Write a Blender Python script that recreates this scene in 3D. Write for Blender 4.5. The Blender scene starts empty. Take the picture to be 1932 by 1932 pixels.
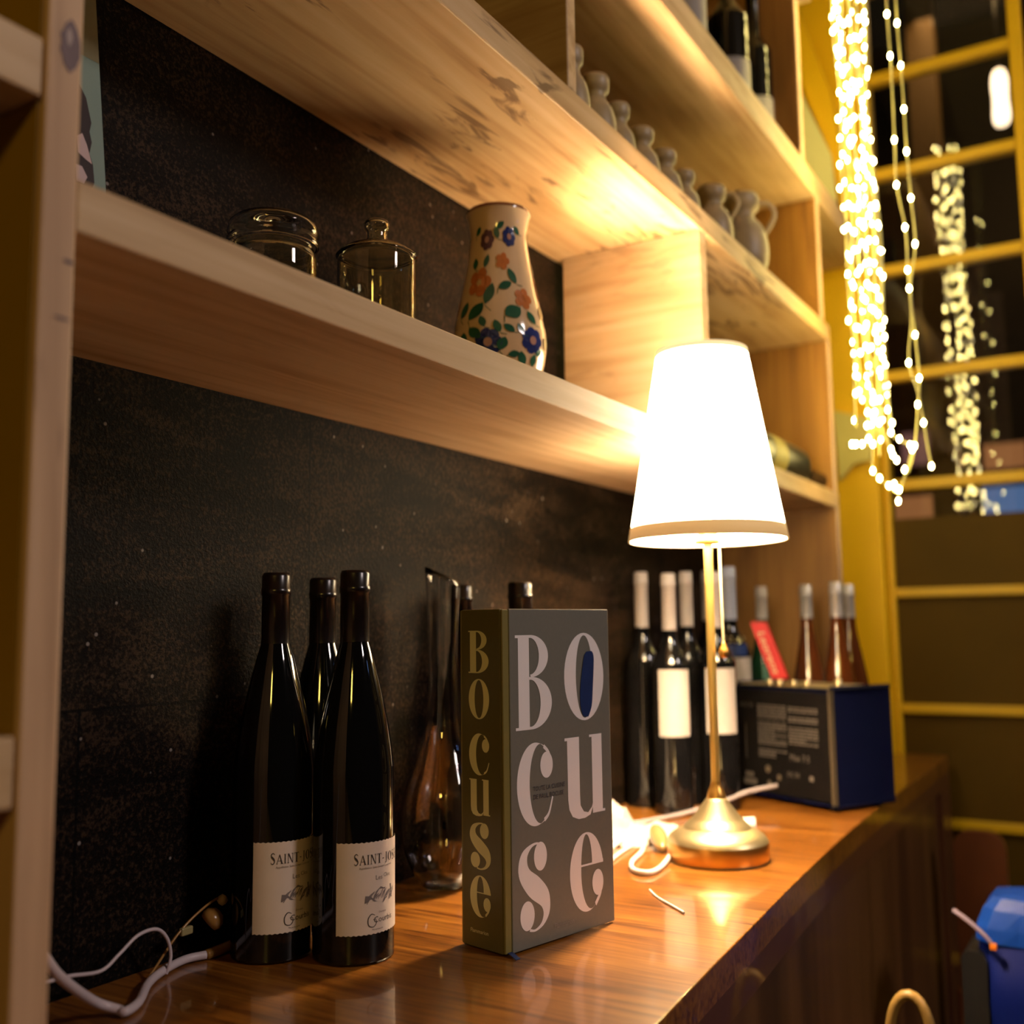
import bpy, bmesh, math, random
from math import pi, sin, cos, radians
from mathutils import Vector, Matrix
from mathutils.geometry import tessellate_polygon

scn = bpy.context.scene
random.seed(7)

# ------------------------------------------------------------------ camera
cam_d = bpy.data.cameras.new('camera')
cam = bpy.data.objects.new('camera', cam_d)
scn.collection.objects.link(cam)
scn.camera = cam
cam_d.sensor_width = 36.0
cam_d.lens = 36.467
PIT, ROLL, YAW = 0.112577, 0.012336, 0.547617
upc = Vector((-sin(ROLL)*cos(PIT), -cos(ROLL)*cos(PIT), sin(PIT)))
wv = Vector((0, 0, 1))
hv = (wv - upc*wv.dot(upc)).normalized()
rv = hv.cross(upc)
if rv.x < 0: rv = -rv
uv_ = hv*cos(YAW) + rv*sin(YAW)
vv_ = -hv*sin(YAW) + rv*cos(YAW)
def c2w(a): return Vector((uv_.dot(a), -vv_.dot(a), upc.dot(a)))
R_, U_, B_ = c2w(Vector((1,0,0))), c2w(Vector((0,-1,0))), c2w(Vector((0,0,-1)))
cam.matrix_world = Matrix(((R_.x,U_.x,B_.x,0),(R_.y,U_.y,B_.y,0),(R_.z,U_.z,B_.z,1.153),(0,0,0,1)))
cam_d.clip_start = 0.02
cam_d.dof.use_dof = True
cam_d.dof.focus_distance = 0.84
cam_d.dof.aperture_fstop = 3.3
cam_d.dof.aperture_ratio = 1.3

# ------------------------------------------------------------------ world, light, exposure
wd = bpy.data.worlds.new('night'); scn.world = wd; wd.use_nodes = True
wd.node_tree.nodes['Background'].inputs[0].default_value = (0.9, 0.75, 0.55, 1)
wd.node_tree.nodes['Background'].inputs[1].default_value = 0.004
scn.view_settings.view_transform = 'Standard'
scn.view_settings.look = 'None'
scn.view_settings.gamma = 1
scn.view_settings.use_curve_mapping = False
scn.view_settings.exposure = 0.25
scn.render.film_transparent = False

def area(name, loc, target, size, power, col):
    l = bpy.data.lights.new(name, 'AREA'); l.size = size; l.energy = power; l.color = col
    o = bpy.data.objects.new(name, l); scn.collection.objects.link(o)
    o.location = loc
    o.rotation_euler = (Vector(target)-Vector(loc)).to_track_quat('-Z', 'Y').to_euler()
    return o
# ceiling lamps of the restaurant room behind the camera
area('room_ceiling_light', (1.0, -1.9, 2.55), (0.9, 0.4, 1.1), 0.35, 19.0, (1.0, 0.85, 0.80))
area('room_yellow_light', (-1.6, -0.6, 2.2), (0.5, 0.5, 1.2), 0.22, 6.5, (1.0, 0.66, 0.12))
area('room_blue_light', (1.6, -1.3, 1.9), (1.5, 0.2, 0.8), 0.08, 0.13, (0.25, 0.45, 1.0))  # small blue area light out of view, aimed at the counter

# unseen fill light, added to brighten the room behind the glass door
area('back_room_fill', (3.4, 0.3, 3.2), (3.6, 0.3, 0.0), 0.5, 5.0, (1.0, 0.62, 0.25))

# ------------------------------------------------------------------ materials
def newmat(name):
    m = bpy.data.materials.new(name); m.use_nodes = True
    nt = m.node_tree; b = nt.nodes['Principled BSDF']
    return m, nt, b
def pset(b, **k):
    names = dict(col='Base Color', rough='Roughness', metal='Metallic', spec='Specular IOR Level', coat='Coat Weight',
                 crough='Coat Roughness', trans='Transmission Weight', ior='IOR', emi='Emission Color', estr='Emission Strength', alpha='Alpha', sss='Subsurface Weight')
    for a, v in k.items():
        if isinstance(v, tuple) and len(v) == 3: v = (*v, 1)
        b.inputs[names[a]].default_value = v
def plain(name, col, rough=.5, noise=0.12, nscale=30, bump=0.0, **k):
    m, nt, b = newmat(name)
    pset(b, col=col, rough=rough, **k)
    n = nt.nodes.new('ShaderNodeTexNoise'); n.inputs['Scale'].default_value = nscale; n.inputs['Detail'].default_value = 4
    tc = nt.nodes.new('ShaderNodeTexCoord'); nt.links.new(tc.outputs['Object'], n.inputs['Vector'])
    mx = nt.nodes.new('ShaderNodeMix'); mx.data_type = 'RGBA'
    mx.inputs[6].default_value = (*[c*(1-noise) for c in col], 1); mx.inputs[7].default_value = (*[min(1, c*(1+noise)) for c in col], 1)
    nt.links.new(n.outputs['Fac'], mx.inputs[0]); nt.links.new(mx.outputs[2], b.inputs['Base Color'])
    if bump:
        bp = nt.nodes.new('ShaderNodeBump'); bp.inputs['Strength'].default_value = bump; bp.inputs['Distance'].default_value = .002
        nt.links.new(n.outputs['Fac'], bp.inputs['Height']); nt.links.new(bp.outputs['Normal'], b.inputs['Normal'])
    return m
def ramp(nt, stops):
    r = nt.nodes.new('ShaderNodeValToRGB'); el = r.color_ramp.elements
    while len(el) < len(stops): el.new(.5)
    for e, (p, c) in zip(el, stops): e.position = p; e.color = (*c, 1)
    return r
def wood(name, axis, c_lo, c_mid, c_hi, rough=.5, coat=0.0, fine=60, marks=0.0, coarse=6.0, bump=.15, crough=.1):
    """grain runs along axis (0 x, 1 y, 2 z) of object space"""
    m, nt, b = newmat(name)
    tc = nt.nodes.new('ShaderNodeTexCoord')
    mp = nt.nodes.new('ShaderNodeMapping'); s = [fine]*3; s[axis] = fine/22
    mp.inputs['Scale'].default_value = s; nt.links.new(tc.outputs['Object'], mp.inputs['Vector'])
    n1 = nt.nodes.new('ShaderNodeTexNoise'); n1.inputs['Scale'].default_value = 1; n1.inputs['Detail'].default_value = 6; n1.inputs['Distortion'].default_value = .6
    nt.links.new(mp.outputs[0], n1.inputs['Vector'])
    mp2 = nt.nodes.new('ShaderNodeMapping'); s = [coarse]*3; s[axis] = coarse/4
    mp2.inputs['Scale'].default_value = s; nt.links.new(tc.outputs['Object'], mp2.inputs['Vector'])
    n2 = nt.nodes.new('ShaderNodeTexNoise'); n2.inputs['Scale'].default_value = 1.3; n2.inputs['Detail'].default_value = 3; n2.inputs['Distortion'].default_value = 1.5
    nt.links.new(mp2.outputs[0], n2.inputs['Vector'])
    ad = nt.nodes.new('ShaderNodeMix'); ad.data_type = 'FLOAT'; ad.inputs[0].default_value = .42
    nt.links.new(n1.outputs['Fac'], ad.inputs[2]); nt.links.new(n2.outputs['Fac'], ad.inputs[3])
    r = ramp(nt, [(.34, c_lo), (.5, c_mid), (.66, c_hi)]); nt.links.new(ad.outputs[0], r.inputs['Fac'])
    out = r.outputs['Color']
    if marks:
        mp3 = nt.nodes.new('ShaderNodeMapping'); s = [38]*3; s[axis] = 7; mp3.inputs['Scale'].default_value = s
        nt.links.new(tc.outputs['Object'], mp3.inputs['Vector'])
        n3 = nt.nodes.new('ShaderNodeTexNoise'); n3.inputs['Scale'].default_value = 1; n3.inputs['Detail'].default_value = 5; n3.inputs['Distortion'].default_value = 2
        nt.links.new(mp3.outputs[0], n3.inputs['Vector'])
        n4 = nt.nodes.new('ShaderNodeTexNoise'); n4.inputs['Scale'].default_value = 5; nt.links.new(tc.outputs['Object'], n4.inputs['Vector'])
        mu = nt.nodes.new('ShaderNodeMath'); mu.operation = 'MULTIPLY'
        nt.links.new(n3.outputs['Fac'], mu.inputs[0]); nt.links.new(n4.outputs['Fac'], mu.inputs[1])
        r3 = ramp(nt, [(.315, (0,0,0)), (.37, (marks,)*3)]); nt.links.new(mu.outputs[0], r3.inputs['Fac'])
        mx = nt.nodes.new('ShaderNodeMix'); mx.data_type = 'RGBA'; mx.inputs[7].default_value = (c_lo[0]*.28, c_lo[1]*.2, c_lo[2]*.15, 1)
        nt.links.new(r3.outputs['Color'], mx.inputs[0]); nt.links.new(out, mx.inputs[6]); out = mx.outputs[2]
    nt.links.new(out, b.inputs['Base Color'])
    bp = nt.nodes.new('ShaderNodeBump'); bp.inputs['Strength'].default_value = bump; bp.inputs['Distance'].default_value = .001
    nt.links.new(n1.outputs['Fac'], bp.inputs['Height']); nt.links.new(bp.outputs['Normal'], b.inputs['Normal'])
    pset(b, rough=rough, coat=coat, crough=crough)
    return m
def glass(name, col=(1,1,1), ior=1.45, rough=0.0):
    m, nt, b = newmat(name)
    pset(b, col=col, rough=rough, trans=1.0, ior=ior)
    return m
def emissive(name, col, strength, base=(.8,.8,.8)):
    m, nt, b = newmat(name)
    pset(b, col=base, rough=.6, emi=col, estr=strength)
    return m

M = {}
PINE = ((.40,.24,.11), (.57,.38,.21), (.66,.47,.29))
M['pine_x'] = wood('pine_along_x', 0, *PINE, rough=.55, fine=70, marks=.10)
M['pine_rough'] = wood('pine_rough_sawn', 0, (.38,.21,.08), (.55,.35,.17), (.64,.44,.25), rough=.55, fine=60, marks=.75, coarse=8)
M['pine_y'] = wood('pine_along_y', 1, *PINE, rough=.55, fine=60, marks=.25)
M['end_wood'] = wood('warm_lit_end_panel_wood', 2, (.16,.065,.012), (.27,.12,.022), (.36,.17,.035), rough=.5, fine=50)  # warm lamp bounce on the end panels put into their brown
M['pine_z'] = wood('pine_along_z', 2, (.40,.24,.14), (.58,.37,.23), (.68,.47,.32), rough=.6, fine=60, marks=.25)
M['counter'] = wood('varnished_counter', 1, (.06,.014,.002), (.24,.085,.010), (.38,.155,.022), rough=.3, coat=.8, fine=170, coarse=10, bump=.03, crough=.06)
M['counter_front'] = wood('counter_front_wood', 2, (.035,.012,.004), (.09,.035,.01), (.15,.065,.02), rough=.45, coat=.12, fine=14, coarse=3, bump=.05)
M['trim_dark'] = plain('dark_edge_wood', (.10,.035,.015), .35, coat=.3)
M['yellow'] = plain('yellow_paint', (.90,.52,.002), .5, .06, 8)
M['yellow_lit_side'] = plain('yellow_lit_post_side', (.30,.17,.004), .5, .1, 8)  # yellow light on the post's side put into an ochre colour
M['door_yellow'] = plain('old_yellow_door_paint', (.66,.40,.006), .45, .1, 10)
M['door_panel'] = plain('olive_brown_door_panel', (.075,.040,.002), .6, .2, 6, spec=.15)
M['black'] = plain('black_plastic', (.008,.008,.009), .3, .1)
M['dark_glass'] = plain('dark_bottle_glass', (.0035,.0035,.004), .05, .1, spec=.6)
M['dark_glass2'] = plain('deep_red_bottle_glass', (.012,.005,.004), .08, .1, spec=.5)
M['capsule'] = plain('dark_foil_capsule', (.010,.006,.006), .25, .1, metal=.2)
M['capsule_white'] = plain('white_foil_capsule', (.37,.335,.32), .4, .05)
M['capsule_blue'] = plain('blue_grey_capsule', (.36,.40,.52), .35, .05)
M['capsule_grey'] = plain('silver_capsule', (.50,.48,.50), .3, .05, metal=.3)
M['label'] = plain('cream_paper_label', (.66,.55,.50), .65, .05, 60)
M['label_white'] = plain('white_paper_label', (.34,.31,.295), .65, .05, 60)
M['ink'] = plain('black_ink', (.035,.028,.032), .6, .05)
M['ink_grey'] = plain('grey_ink', (.17,.14,.15), .6, .25, 300)
M['book'] = plain('grey_book_cloth', (.170,.168,.152), .42, .07, 300, bump=.05)
M['book_hinge'] = plain('olive_book_hinge', (.20,.165,.05), .4, .05, 200)
M['book_spine'] = plain('yellow_lit_book_spine', (.12,.10,.03), .42, .07, 300)  # grey spine with the yellow room light put into its colour
M['letter'] = plain('silver_white_print', (.86,.83,.90), .45, .03)
M['letter_spine'] = plain('yellow_lit_spine_print', (.78,.74,.46), .45, .03)  # spine print tinted by the same yellow light
M['blue_ink'] = plain('blue_brush_print', (.004,.022,.12), .5, .3, 120)
M['navy_ink'] = plain('navy_small_print', (.035,.035,.06), .5, .05)
M['grey_print'] = plain('pale_small_print', (.27,.25,.24), .5, .05)
M['pages'] = plain('book_pages', (.6,.52,.38), .7, .15, 400)
M['clear'] = glass('clear_glass', (1,1,1), 1.45)
M['thin_glass'] = glass('thin_clear_glass', (.98,1,.98), 1.22)
M['old_glass'] = glass('olive_tinted_glass', (.93,.90,.72), 1.35)
M['brass_pole'] = plain('pole_brass', (.72,.50,.15), .40, .05, 20, metal=.8)
M['brass'] = plain('brushed_brass', (.60,.50,.28), .40, .05, 20, metal=.9)
M['brass_rim'] = plain('satin_brass_rim', (.55,.30,.07), .33, .05, 20, metal=.9)
M['shade'] = emissive('lit_fabric_shade', (1.0,.80,.50), 17, (.8,.72,.6))
M['shade_in'] = emissive('lit_shade_lining', (1.0,.82,.55), 19, (.8,.75,.65))
M['shade_band'] = emissive('shade_trim_band', (1.0,.58,.22), .38, (.6,.42,.2))
M['shade_top'] = emissive('shade_top_band', (1.0,.76,.38), .8, (.7,.5,.3))
M['bulb'] = emissive('lamp_bulb_glass', (1.0,.70,.40), 1300)
M['fairy'] = emissive('fairy_bulb', (1.0,.78,.25), 100)
M['fairy_dim'] = emissive('dim_fairy_bulb', (1.0,.80,.40), 22)
M['wire'] = plain('pale_green_wire', (.42,.38,.16), .35, .1)
M['white_plastic'] = plain('white_plastic', (.74,.68,.68), .35, .04)
M['white_cable'] = plain('white_cable_rubber', (.62,.52,.54), .4, .04)
M['paper'] = plain('crumpled_white_paper', (.46,.40,.36), .7, .06, 40, bump=.3)
M['amber'] = plain('amber_plastic', (.34,.17,.04), .25, .2, 80)
M['navy'] = plain('navy_radio_case', (.0012,.0025,.018), .6, .1, spec=.08)
M['radio_face'] = plain('black_radio_back', (.003,.0025,.0025), .7, .1, spec=.06)
M['radio_text'] = plain('grey_radio_print', (.085,.075,.068), .6, .2, 200)
M['radio_trim'] = plain('bronze_radio_trim', (.07,.055,.035), .45, .1, metal=.3)
M['red'] = plain('red_box_card', (.60,.02,.025), .45, .06)
M['cream'] = plain('cream_print', (.72,.62,.38), .5, .05)
M['green_glass'] = plain('green_bottle_glass', (.012,.055,.025), .08, .2, 12)
M['teal_label'] = plain('teal_label', (.10,.30,.22), .5, .3, 40)
M['rose'] = plain('rose_bottle_glass', (.11,.028,.006), .12, .15, 12, coat=.5)
M['stone'] = plain('grey_stoneware', (.36,.27,.15), .45, .25, 70)
M['blue'] = plain('blue_glossy_fabric', (.002,.035,.27), .5, .2, 12, spec=.25)
M['chair_wood'] = plain('dark_red_chair_wood', (.12,.035,.012), .4, .2)
M['hoop_wood'] = plain('bentwood', (.30,.18,.05), .4, .15)
M['teal_card'] = plain('pale_teal_card', (.20,.29,.25), .6, .08, 20)
M['olive_card'] = plain('olive_card_band', (.21,.19,.10), .6, .05)
M['card_dark'] = plain('dark_brown_print', (.02,.008,.010), .6, .1)
M['card_pink'] = plain('pink_white_print', (.55,.42,.42), .6, .1)
M['knot'] = plain('wood_knot', (.13,.075,.085), .55, .35, 60)
M['knot_pale'] = plain('wood_knot_centre', (.33,.24,.22), .5, .3, 60)
M['glaze'] = plain('cream_glaze', (.66,.46,.28), .12, .07, 18, coat=.6)
M['v_green'] = plain('vase_green', (.025,.10,.06), .15, .4, 60, coat=.5)
M['v_blue'] = plain('vase_blue', (.02,.03,.14), .15, .4, 60, coat=.5)
M['v_orange'] = plain('vase_orange', (.52,.16,.045), .15, .25, 60, coat=.5)
M['v_plum'] = plain('vase_plum', (.09,.035,.05), .15, .3, 60, coat=.5)
M['v_heart'] = plain('vase_flower_heart', (.38,.20,.16), .15, .2, 60, coat=.5)
M['v_rim'] = plain('vase_brown_rim', (.16,.05,.02), .15, .1, 30, coat=.5)
M['floor'] = wood('floor_boards', 0, (.04,.018,.008), (.07,.03,.012), (.10,.045,.02), rough=.5, fine=30)
M['ceiling'] = plain('ceiling_paint', (.22,.17,.08), .8, .05)
M['pillar'] = plain('brown_pillar', (.13,.07,.015), .6, .1)
M['room_dark'] = plain('far_dark_wall', (.03,.018,.012), .7, .3)
M['panel_blue'] = emissive('lit_blue_panel', (.16,.30,.62), .55, (.1,.15,.25))
M['panel_orange'] = emissive('lit_orange_panel', (.75,.30,.10), .42, (.3,.15,.1))
M['panel_pink'] = emissive('lit_rose_panel', (.55,.25,.22), .30, (.3,.15,.1))
M['pendant'] = emissive('pendant_glass', (1.0,.72,.45), 4.0)
M['orange'] = plain('orange_peel', (.6,.16,.01), .4, .1)

def wall_tile():
    m, nt, b = newmat('dark_slate_tile')
    tc = nt.nodes.new('ShaderNodeTexCoord')
    n = nt.nodes.new('ShaderNodeTexNoise'); n.inputs['Scale'].default_value = 300; n.inputs['Detail'].default_value = 3; n.inputs['Roughness'].default_value = .75
    n2 = nt.nodes.new('ShaderNodeTexNoise'); n2.inputs['Scale'].default_value = 9; n2.inputs['Detail'].default_value = 4; n2.inputs['Distortion'].default_value = 1.2
    mpp = nt.nodes.new('ShaderNodeMapping'); mpp.inputs['Scale'].default_value = (.6, 1, 2.2)
    nt.links.new(tc.outputs['Object'], n.inputs['Vector']); nt.links.new(tc.outputs['Object'], mpp.inputs['Vector']); nt.links.new(mpp.outputs[0], n2.inputs['Vector'])
    mx = nt.nodes.new('ShaderNodeMix'); mx.data_type = 'FLOAT'; mx.inputs[0].default_value = .32
    nt.links.new(n.outputs['Fac'], mx.inputs[2]); nt.links.new(n2.outputs['Fac'], mx.inputs[3])
    r = ramp(nt, [(.40, (.001,.0005,.0003)), (.5, (.0045,.0022,.001)), (.61, (.042,.024,.013))])
    nt.links.new(mx.outputs[0], r.inputs['Fac'])
    # seams between the slabs
    sep = nt.nodes.new('ShaderNodeSeparateXYZ'); nt.links.new(tc.outputs['Object'], sep.inputs[0])
    cmb = nt.nodes.new('ShaderNodeCombineXYZ'); nt.links.new(sep.outputs['X'], cmb.inputs['X']); nt.links.new(sep.outputs['Z'], cmb.inputs['Y'])
    br = nt.nodes.new('ShaderNodeTexBrick'); br.offset = .33
    br.inputs['Scale'].default_value = 1; br.inputs['Brick Width'].default_value = .73; br.inputs['Row Height'].default_value = .366; br.inputs['Mortar Size'].default_value = .0012
    br.inputs['Mortar Smooth'].default_value = .2
    mp = nt.nodes.new('ShaderNodeMapping'); mp.inputs['Location'].default_value = (.0, 0, 0); nt.links.new(cmb.outputs[0], mp.inputs['Vector']); nt.links.new(mp.outputs[0], br.inputs['Vector'])
    br.inputs['Color1'].default_value = (1,1,1,1); br.inputs['Color2'].default_value = (.8,.8,.8,1); br.inputs['Mortar'].default_value = (.1,.1,.1,1)
    mu = nt.nodes.new('ShaderNodeMix'); mu.data_type = 'RGBA'; mu.blend_type = 'MULTIPLY'; mu.inputs[0].default_value = 1
    nt.links.new(r.outputs['Color'], mu.inputs[6]); nt.links.new(br.outputs['Color'], mu.inputs[7])
    # sparse pale mineral flecks
    vo = nt.nodes.new('ShaderNodeTexVoronoi'); vo.inputs['Scale'].default_value = 42; nt.links.new(tc.outputs['Object'], vo.inputs['Vector'])
    rf = ramp(nt, [(.045, (1,1,1)), (.075, (0,0,0))]); nt.links.new(vo.outputs['Distance'], rf.inputs['Fac'])
    fl = nt.nodes.new('ShaderNodeMix'); fl.data_type = 'RGBA'; fl.inputs[7].default_value = (.22,.19,.17,1)
    nt.links.new(rf.outputs['Color'], fl.inputs[0]); nt.links.new(mu.outputs[2], fl.inputs[6])
    nt.links.new(fl.outputs[2], b.inputs['Base Color'])
    bp = nt.nodes.new('ShaderNodeBump'); bp.inputs['Strength'].default_value = .7; bp.inputs['Distance'].default_value = .002
    nt.links.new(mx.outputs[0], bp.inputs['Height']); nt.links.new(bp.outputs['Normal'], b.inputs['Normal'])
    pset(b, rough=.6, spec=.1)
    return m
M['tile'] = wall_tile()
def door_glass():
    m = bpy.data.materials.new('door_pane_glass'); m.use_nodes = True; nt = m.node_tree; nt.nodes.clear()
    o = nt.nodes.new('ShaderNodeOutputMaterial'); mix = nt.nodes.new('ShaderNodeMixShader')
    t = nt.nodes.new('ShaderNodeBsdfTransparent'); t.inputs[0].default_value = (.8,.8,.8,1)
    g = nt.nodes.new('ShaderNodeBsdfGlossy'); g.inputs['Roughness'].default_value = 0.0
    mix.inputs[0].default_value = .055
    nt.links.new(t.outputs[0], mix.inputs[1]); nt.links.new(g.outputs[0], mix.inputs[2]); nt.links.new(mix.outputs[0], o.inputs[0])
    return m
M['pane'] = door_glass()

# ------------------------------------------------------------------ object helpers
COL = scn.collection
def wpos(o):
    v = Vector(o.location)
    while o.parent: o = o.parent; v += o.location
    return v
def thing(name, label, cat, loc=(0,0,0), group=None):
    o = bpy.data.objects.new(name, None); COL.objects.link(o); o.location = loc
    o.empty_display_size = .02
    o['label'] = label; o['category'] = cat
    if group: o['group'] = group
    return o
def tag(o, label, cat, group=None, kind=None):
    o['label'] = label; o['category'] = cat
    if group: o['group'] = group
    if kind: o['kind'] = kind
    return o
class MB:
    """collects geometry in world coordinates"""
    def __init__(s): s.v = []; s.f = []; s.mi = []; s.sm = []
    def add(s, vs, fs, mi=0, smooth=False):
        k = len(s.v); s.v += [tuple(v) for v in vs]
        for f in fs: s.f.append(tuple(i+k for i in f)); s.mi.append(mi); s.sm.append(smooth)
        return s
    def box(s, x0, x1, y0, y1, z0, z1, mi=0, bev=0.0):
        if bev <= 0:
            vs = [(x,y,z) for x in (x0,x1) for y in (y0,y1) for z in (z0,z1)]
            return s.add(vs, [(0,1,3,2),(4,6,7,5),(0,4,5,1),(2,3,7,6),(0,2,6,4),(1,5,7,3)], mi)
        bm = bmesh.new(); bmesh.ops.create_cube(bm, size=1)
        for v in bm.verts: v.co = Vector(((x0+x1)/2+v.co.x*(x1-x0), (y0+y1)/2+v.co.y*(y1-y0), (z0+z1)/2+v.co.z*(z1-z0)))
        bmesh.ops.bevel(bm, geom=bm.edges[:], offset=bev, segments=2, affect='EDGES', profile=.5)
        return s.bm(bm, mi)
    def bm(s, bm, mi=0, smooth=False, mat=None):
        bm.verts.index_update()
        vs = [(mat @ v.co if mat else v.co) for v in bm.verts]
        s.add(vs, [tuple(v.index for v in f.verts) for f in bm.faces], mi, smooth); bm.free(); return s
    def lathe(s, c, prof, seg=48, mi=0, smooth=True, axis=None, cap=False):
        """prof = [(r, z)...] about c; axis optional direction"""
        cx, cy, cz = c; vs = []; fs = []
        rot = Vector((0,0,1)).rotation_difference(Vector(axis).normalized()) if axis is not None else None
        n = len(prof)
        for r, z in prof:
            for i in range(seg):
                a = 2*pi*i/seg; p = Vector((r*cos(a), r*sin(a), z))
                if rot: p = rot @ p
                vs.append((cx+p.x, cy+p.y, cz+p.z))
        for j in range(n-1):
            for i in range(seg):
                a = j*seg+i; b = j*seg+(i+1) % seg
                fs.append((a, b, b+seg, a+seg))
        if cap:
            fs.append(tuple(reversed(range(seg)))); fs.append(tuple(range((n-1)*seg, n*seg)))
        return s.add(vs, fs, mi, smooth)
    def tube(s, pts, r, seg=10, mi=0, closed=False, smooth=True):
        pts = [Vector(p) for p in pts]; n = len(pts); vs = []; fs = []
        up = None
        for i, p in enumerate(pts):
            if closed: t = pts[(i+1) % n]-pts[i-1]
            else: t = pts[min(i+1, n-1)]-pts[max(i-1, 0)]
            t.normalize()
            if up is None:
                up = t.orthogonal().normalized()
            up = (up - t*up.dot(t)).normalized(); bn = t.cross(up)
            rr = r[i] if isinstance(r, (list, tuple)) else r
            for k in range(seg):
                a = 2*pi*k/seg; vs.append(p+up*rr*cos(a)+bn*rr*sin(a))
        for i in range(n if closed else n-1):
            for k in range(seg):
                a = i*seg+k; b = i*seg+(k+1) % seg; c = ((i+1) % n)*seg
                fs.append((a, b, c+(k+1) % seg, c+k))
        if not closed:
            fs.append(tuple(reversed(range(seg)))); fs.append(tuple(range((n-1)*seg, n*seg)))
        return s.add(vs, fs, mi, smooth)
    def ball(s, c, r, mi=0, sub=2, sq=(1,1,1)):
        bm = bmesh.new(); bmesh.ops.create_icosphere(bm, subdivisions=sub, radius=r)
        return s.bm(bm, mi, True, Matrix.Translation(Vector(c)) @ Matrix.Diagonal((*sq, 1)))
    def build(s, name, mats, parent=None, solid=0.0, fixn=True):
        off = wpos(parent) if parent else Vector((0,0,0))
        me = bpy.data.meshes.new(name)
        me.from_pydata([(v[0]-off.x, v[1]-off.y, v[2]-off.z) for v in s.v], [], s.f)
        if not isinstance(mats, (list, tuple)): mats = [mats]
        for m in mats: me.materials.append(m)
        for p, i, sm in zip(me.polygons, s.mi, s.sm): p.material_index = i; p.use_smooth = sm
        if fixn:
            bm = bmesh.new(); bm.from_mesh(me); bmesh.ops.recalc_face_normals(bm, faces=bm.faces[:]); bm.to_mesh(me); bm.free()
        me.update()
        o = bpy.data.objects.new(name, me); COL.objects.link(o)
        if parent: o.parent = parent
        if solid:
            md = o.modifiers.new('wall', 'SOLIDIFY'); md.thickness = solid; md.offset = -1
        return o
def spline(pts, n=8, closed=False):
    pts = [Vector(p) for p in pts]; out = []; N = len(pts)
    rng = range(N if closed else N-1)
    for i in rng:
        if closed: a, b, c, d = pts[i-1], pts[i], pts[(i+1) % N], pts[(i+2) % N]
        else: a, b, c, d = pts[max(i-1,0)], pts[i], pts[i+1], pts[min(i+2, N-1)]
        for k in range(n):
            t = k/n
            out.append(.5*((2*b)+(c-a)*t+(2*a-5*b+4*c-d)*t*t+(3*b-a-3*c+d)*t**3))
    if not closed: out.append(pts[-1])
    return out
def sprof(pts, n=6):
    return [(max(p.x, 0), p.y) for p in spline([(a, b, 0) for a, b in pts], n)]
def copy_tree(o, parent=None):
    c = o.copy(); COL.objects.link(c); c.parent = parent
    for ch in list(o.children): copy_tree(ch, c)
    return c
def box_obj(name, mat, parent, x0, x1, y0, y1, z0, z1, bev=.0015):
    return MB().box(x0, x1, y0, y1, z0, z1, bev=bev).build(name, mat, parent)

# ---- 2D shapes: lists of (verts, faces)
def poly2(pts):
    t = tessellate_polygon([[Vector((x, y, 0)) for x, y in pts]])
    return [tuple(p) for p in pts], [tuple(f) for f in t]
def strip2(path, widths, n=8):
    c = spline([(x, y, w) for (x, y), w in zip(path, widths)], n)
    vs = []; N = len(c)
    for i, p in enumerate(c):
        t = Vector((c[min(i+1,N-1)].x-c[max(i-1,0)].x, c[min(i+1,N-1)].y-c[max(i-1,0)].y)).normalized()
        nx, ny = -t.y*p.z/2, t.x*p.z/2
        vs += [(p.x+nx, p.y+ny), (p.x-nx, p.y-ny)]
    return vs, [(2*i, 2*i+1, 2*i+3, 2*i+2) for i in range(N-1)]
def ring2(o, i, a0=0, a1=360, n=40):
    """o, i = (cx, cy, a, b) outer and inner ellipse"""
    vs = []
    for k in range(n+1):
        a = radians(a0+(a1-a0)*k/n)
        vs += [(o[0]+o[2]*cos(a), o[1]+o[3]*sin(a)), (i[0]+i[2]*cos(a), i[1]+i[3]*sin(a))]
    return vs, [(2*k, 2*k+1, 2*k+3, 2*k+2) for k in range(n)]
def ell2(cx, cy, a, b, n=28):
    return poly2([(cx+a*cos(2*pi*k/n), cy+b*sin(2*pi*k/n)) for k in range(n)])
def rect2(x0, x1, y0, y1): return [(x0,y0),(x1,y0),(x1,y1),(x0,y1)], [(0,1,2,3)]
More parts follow.
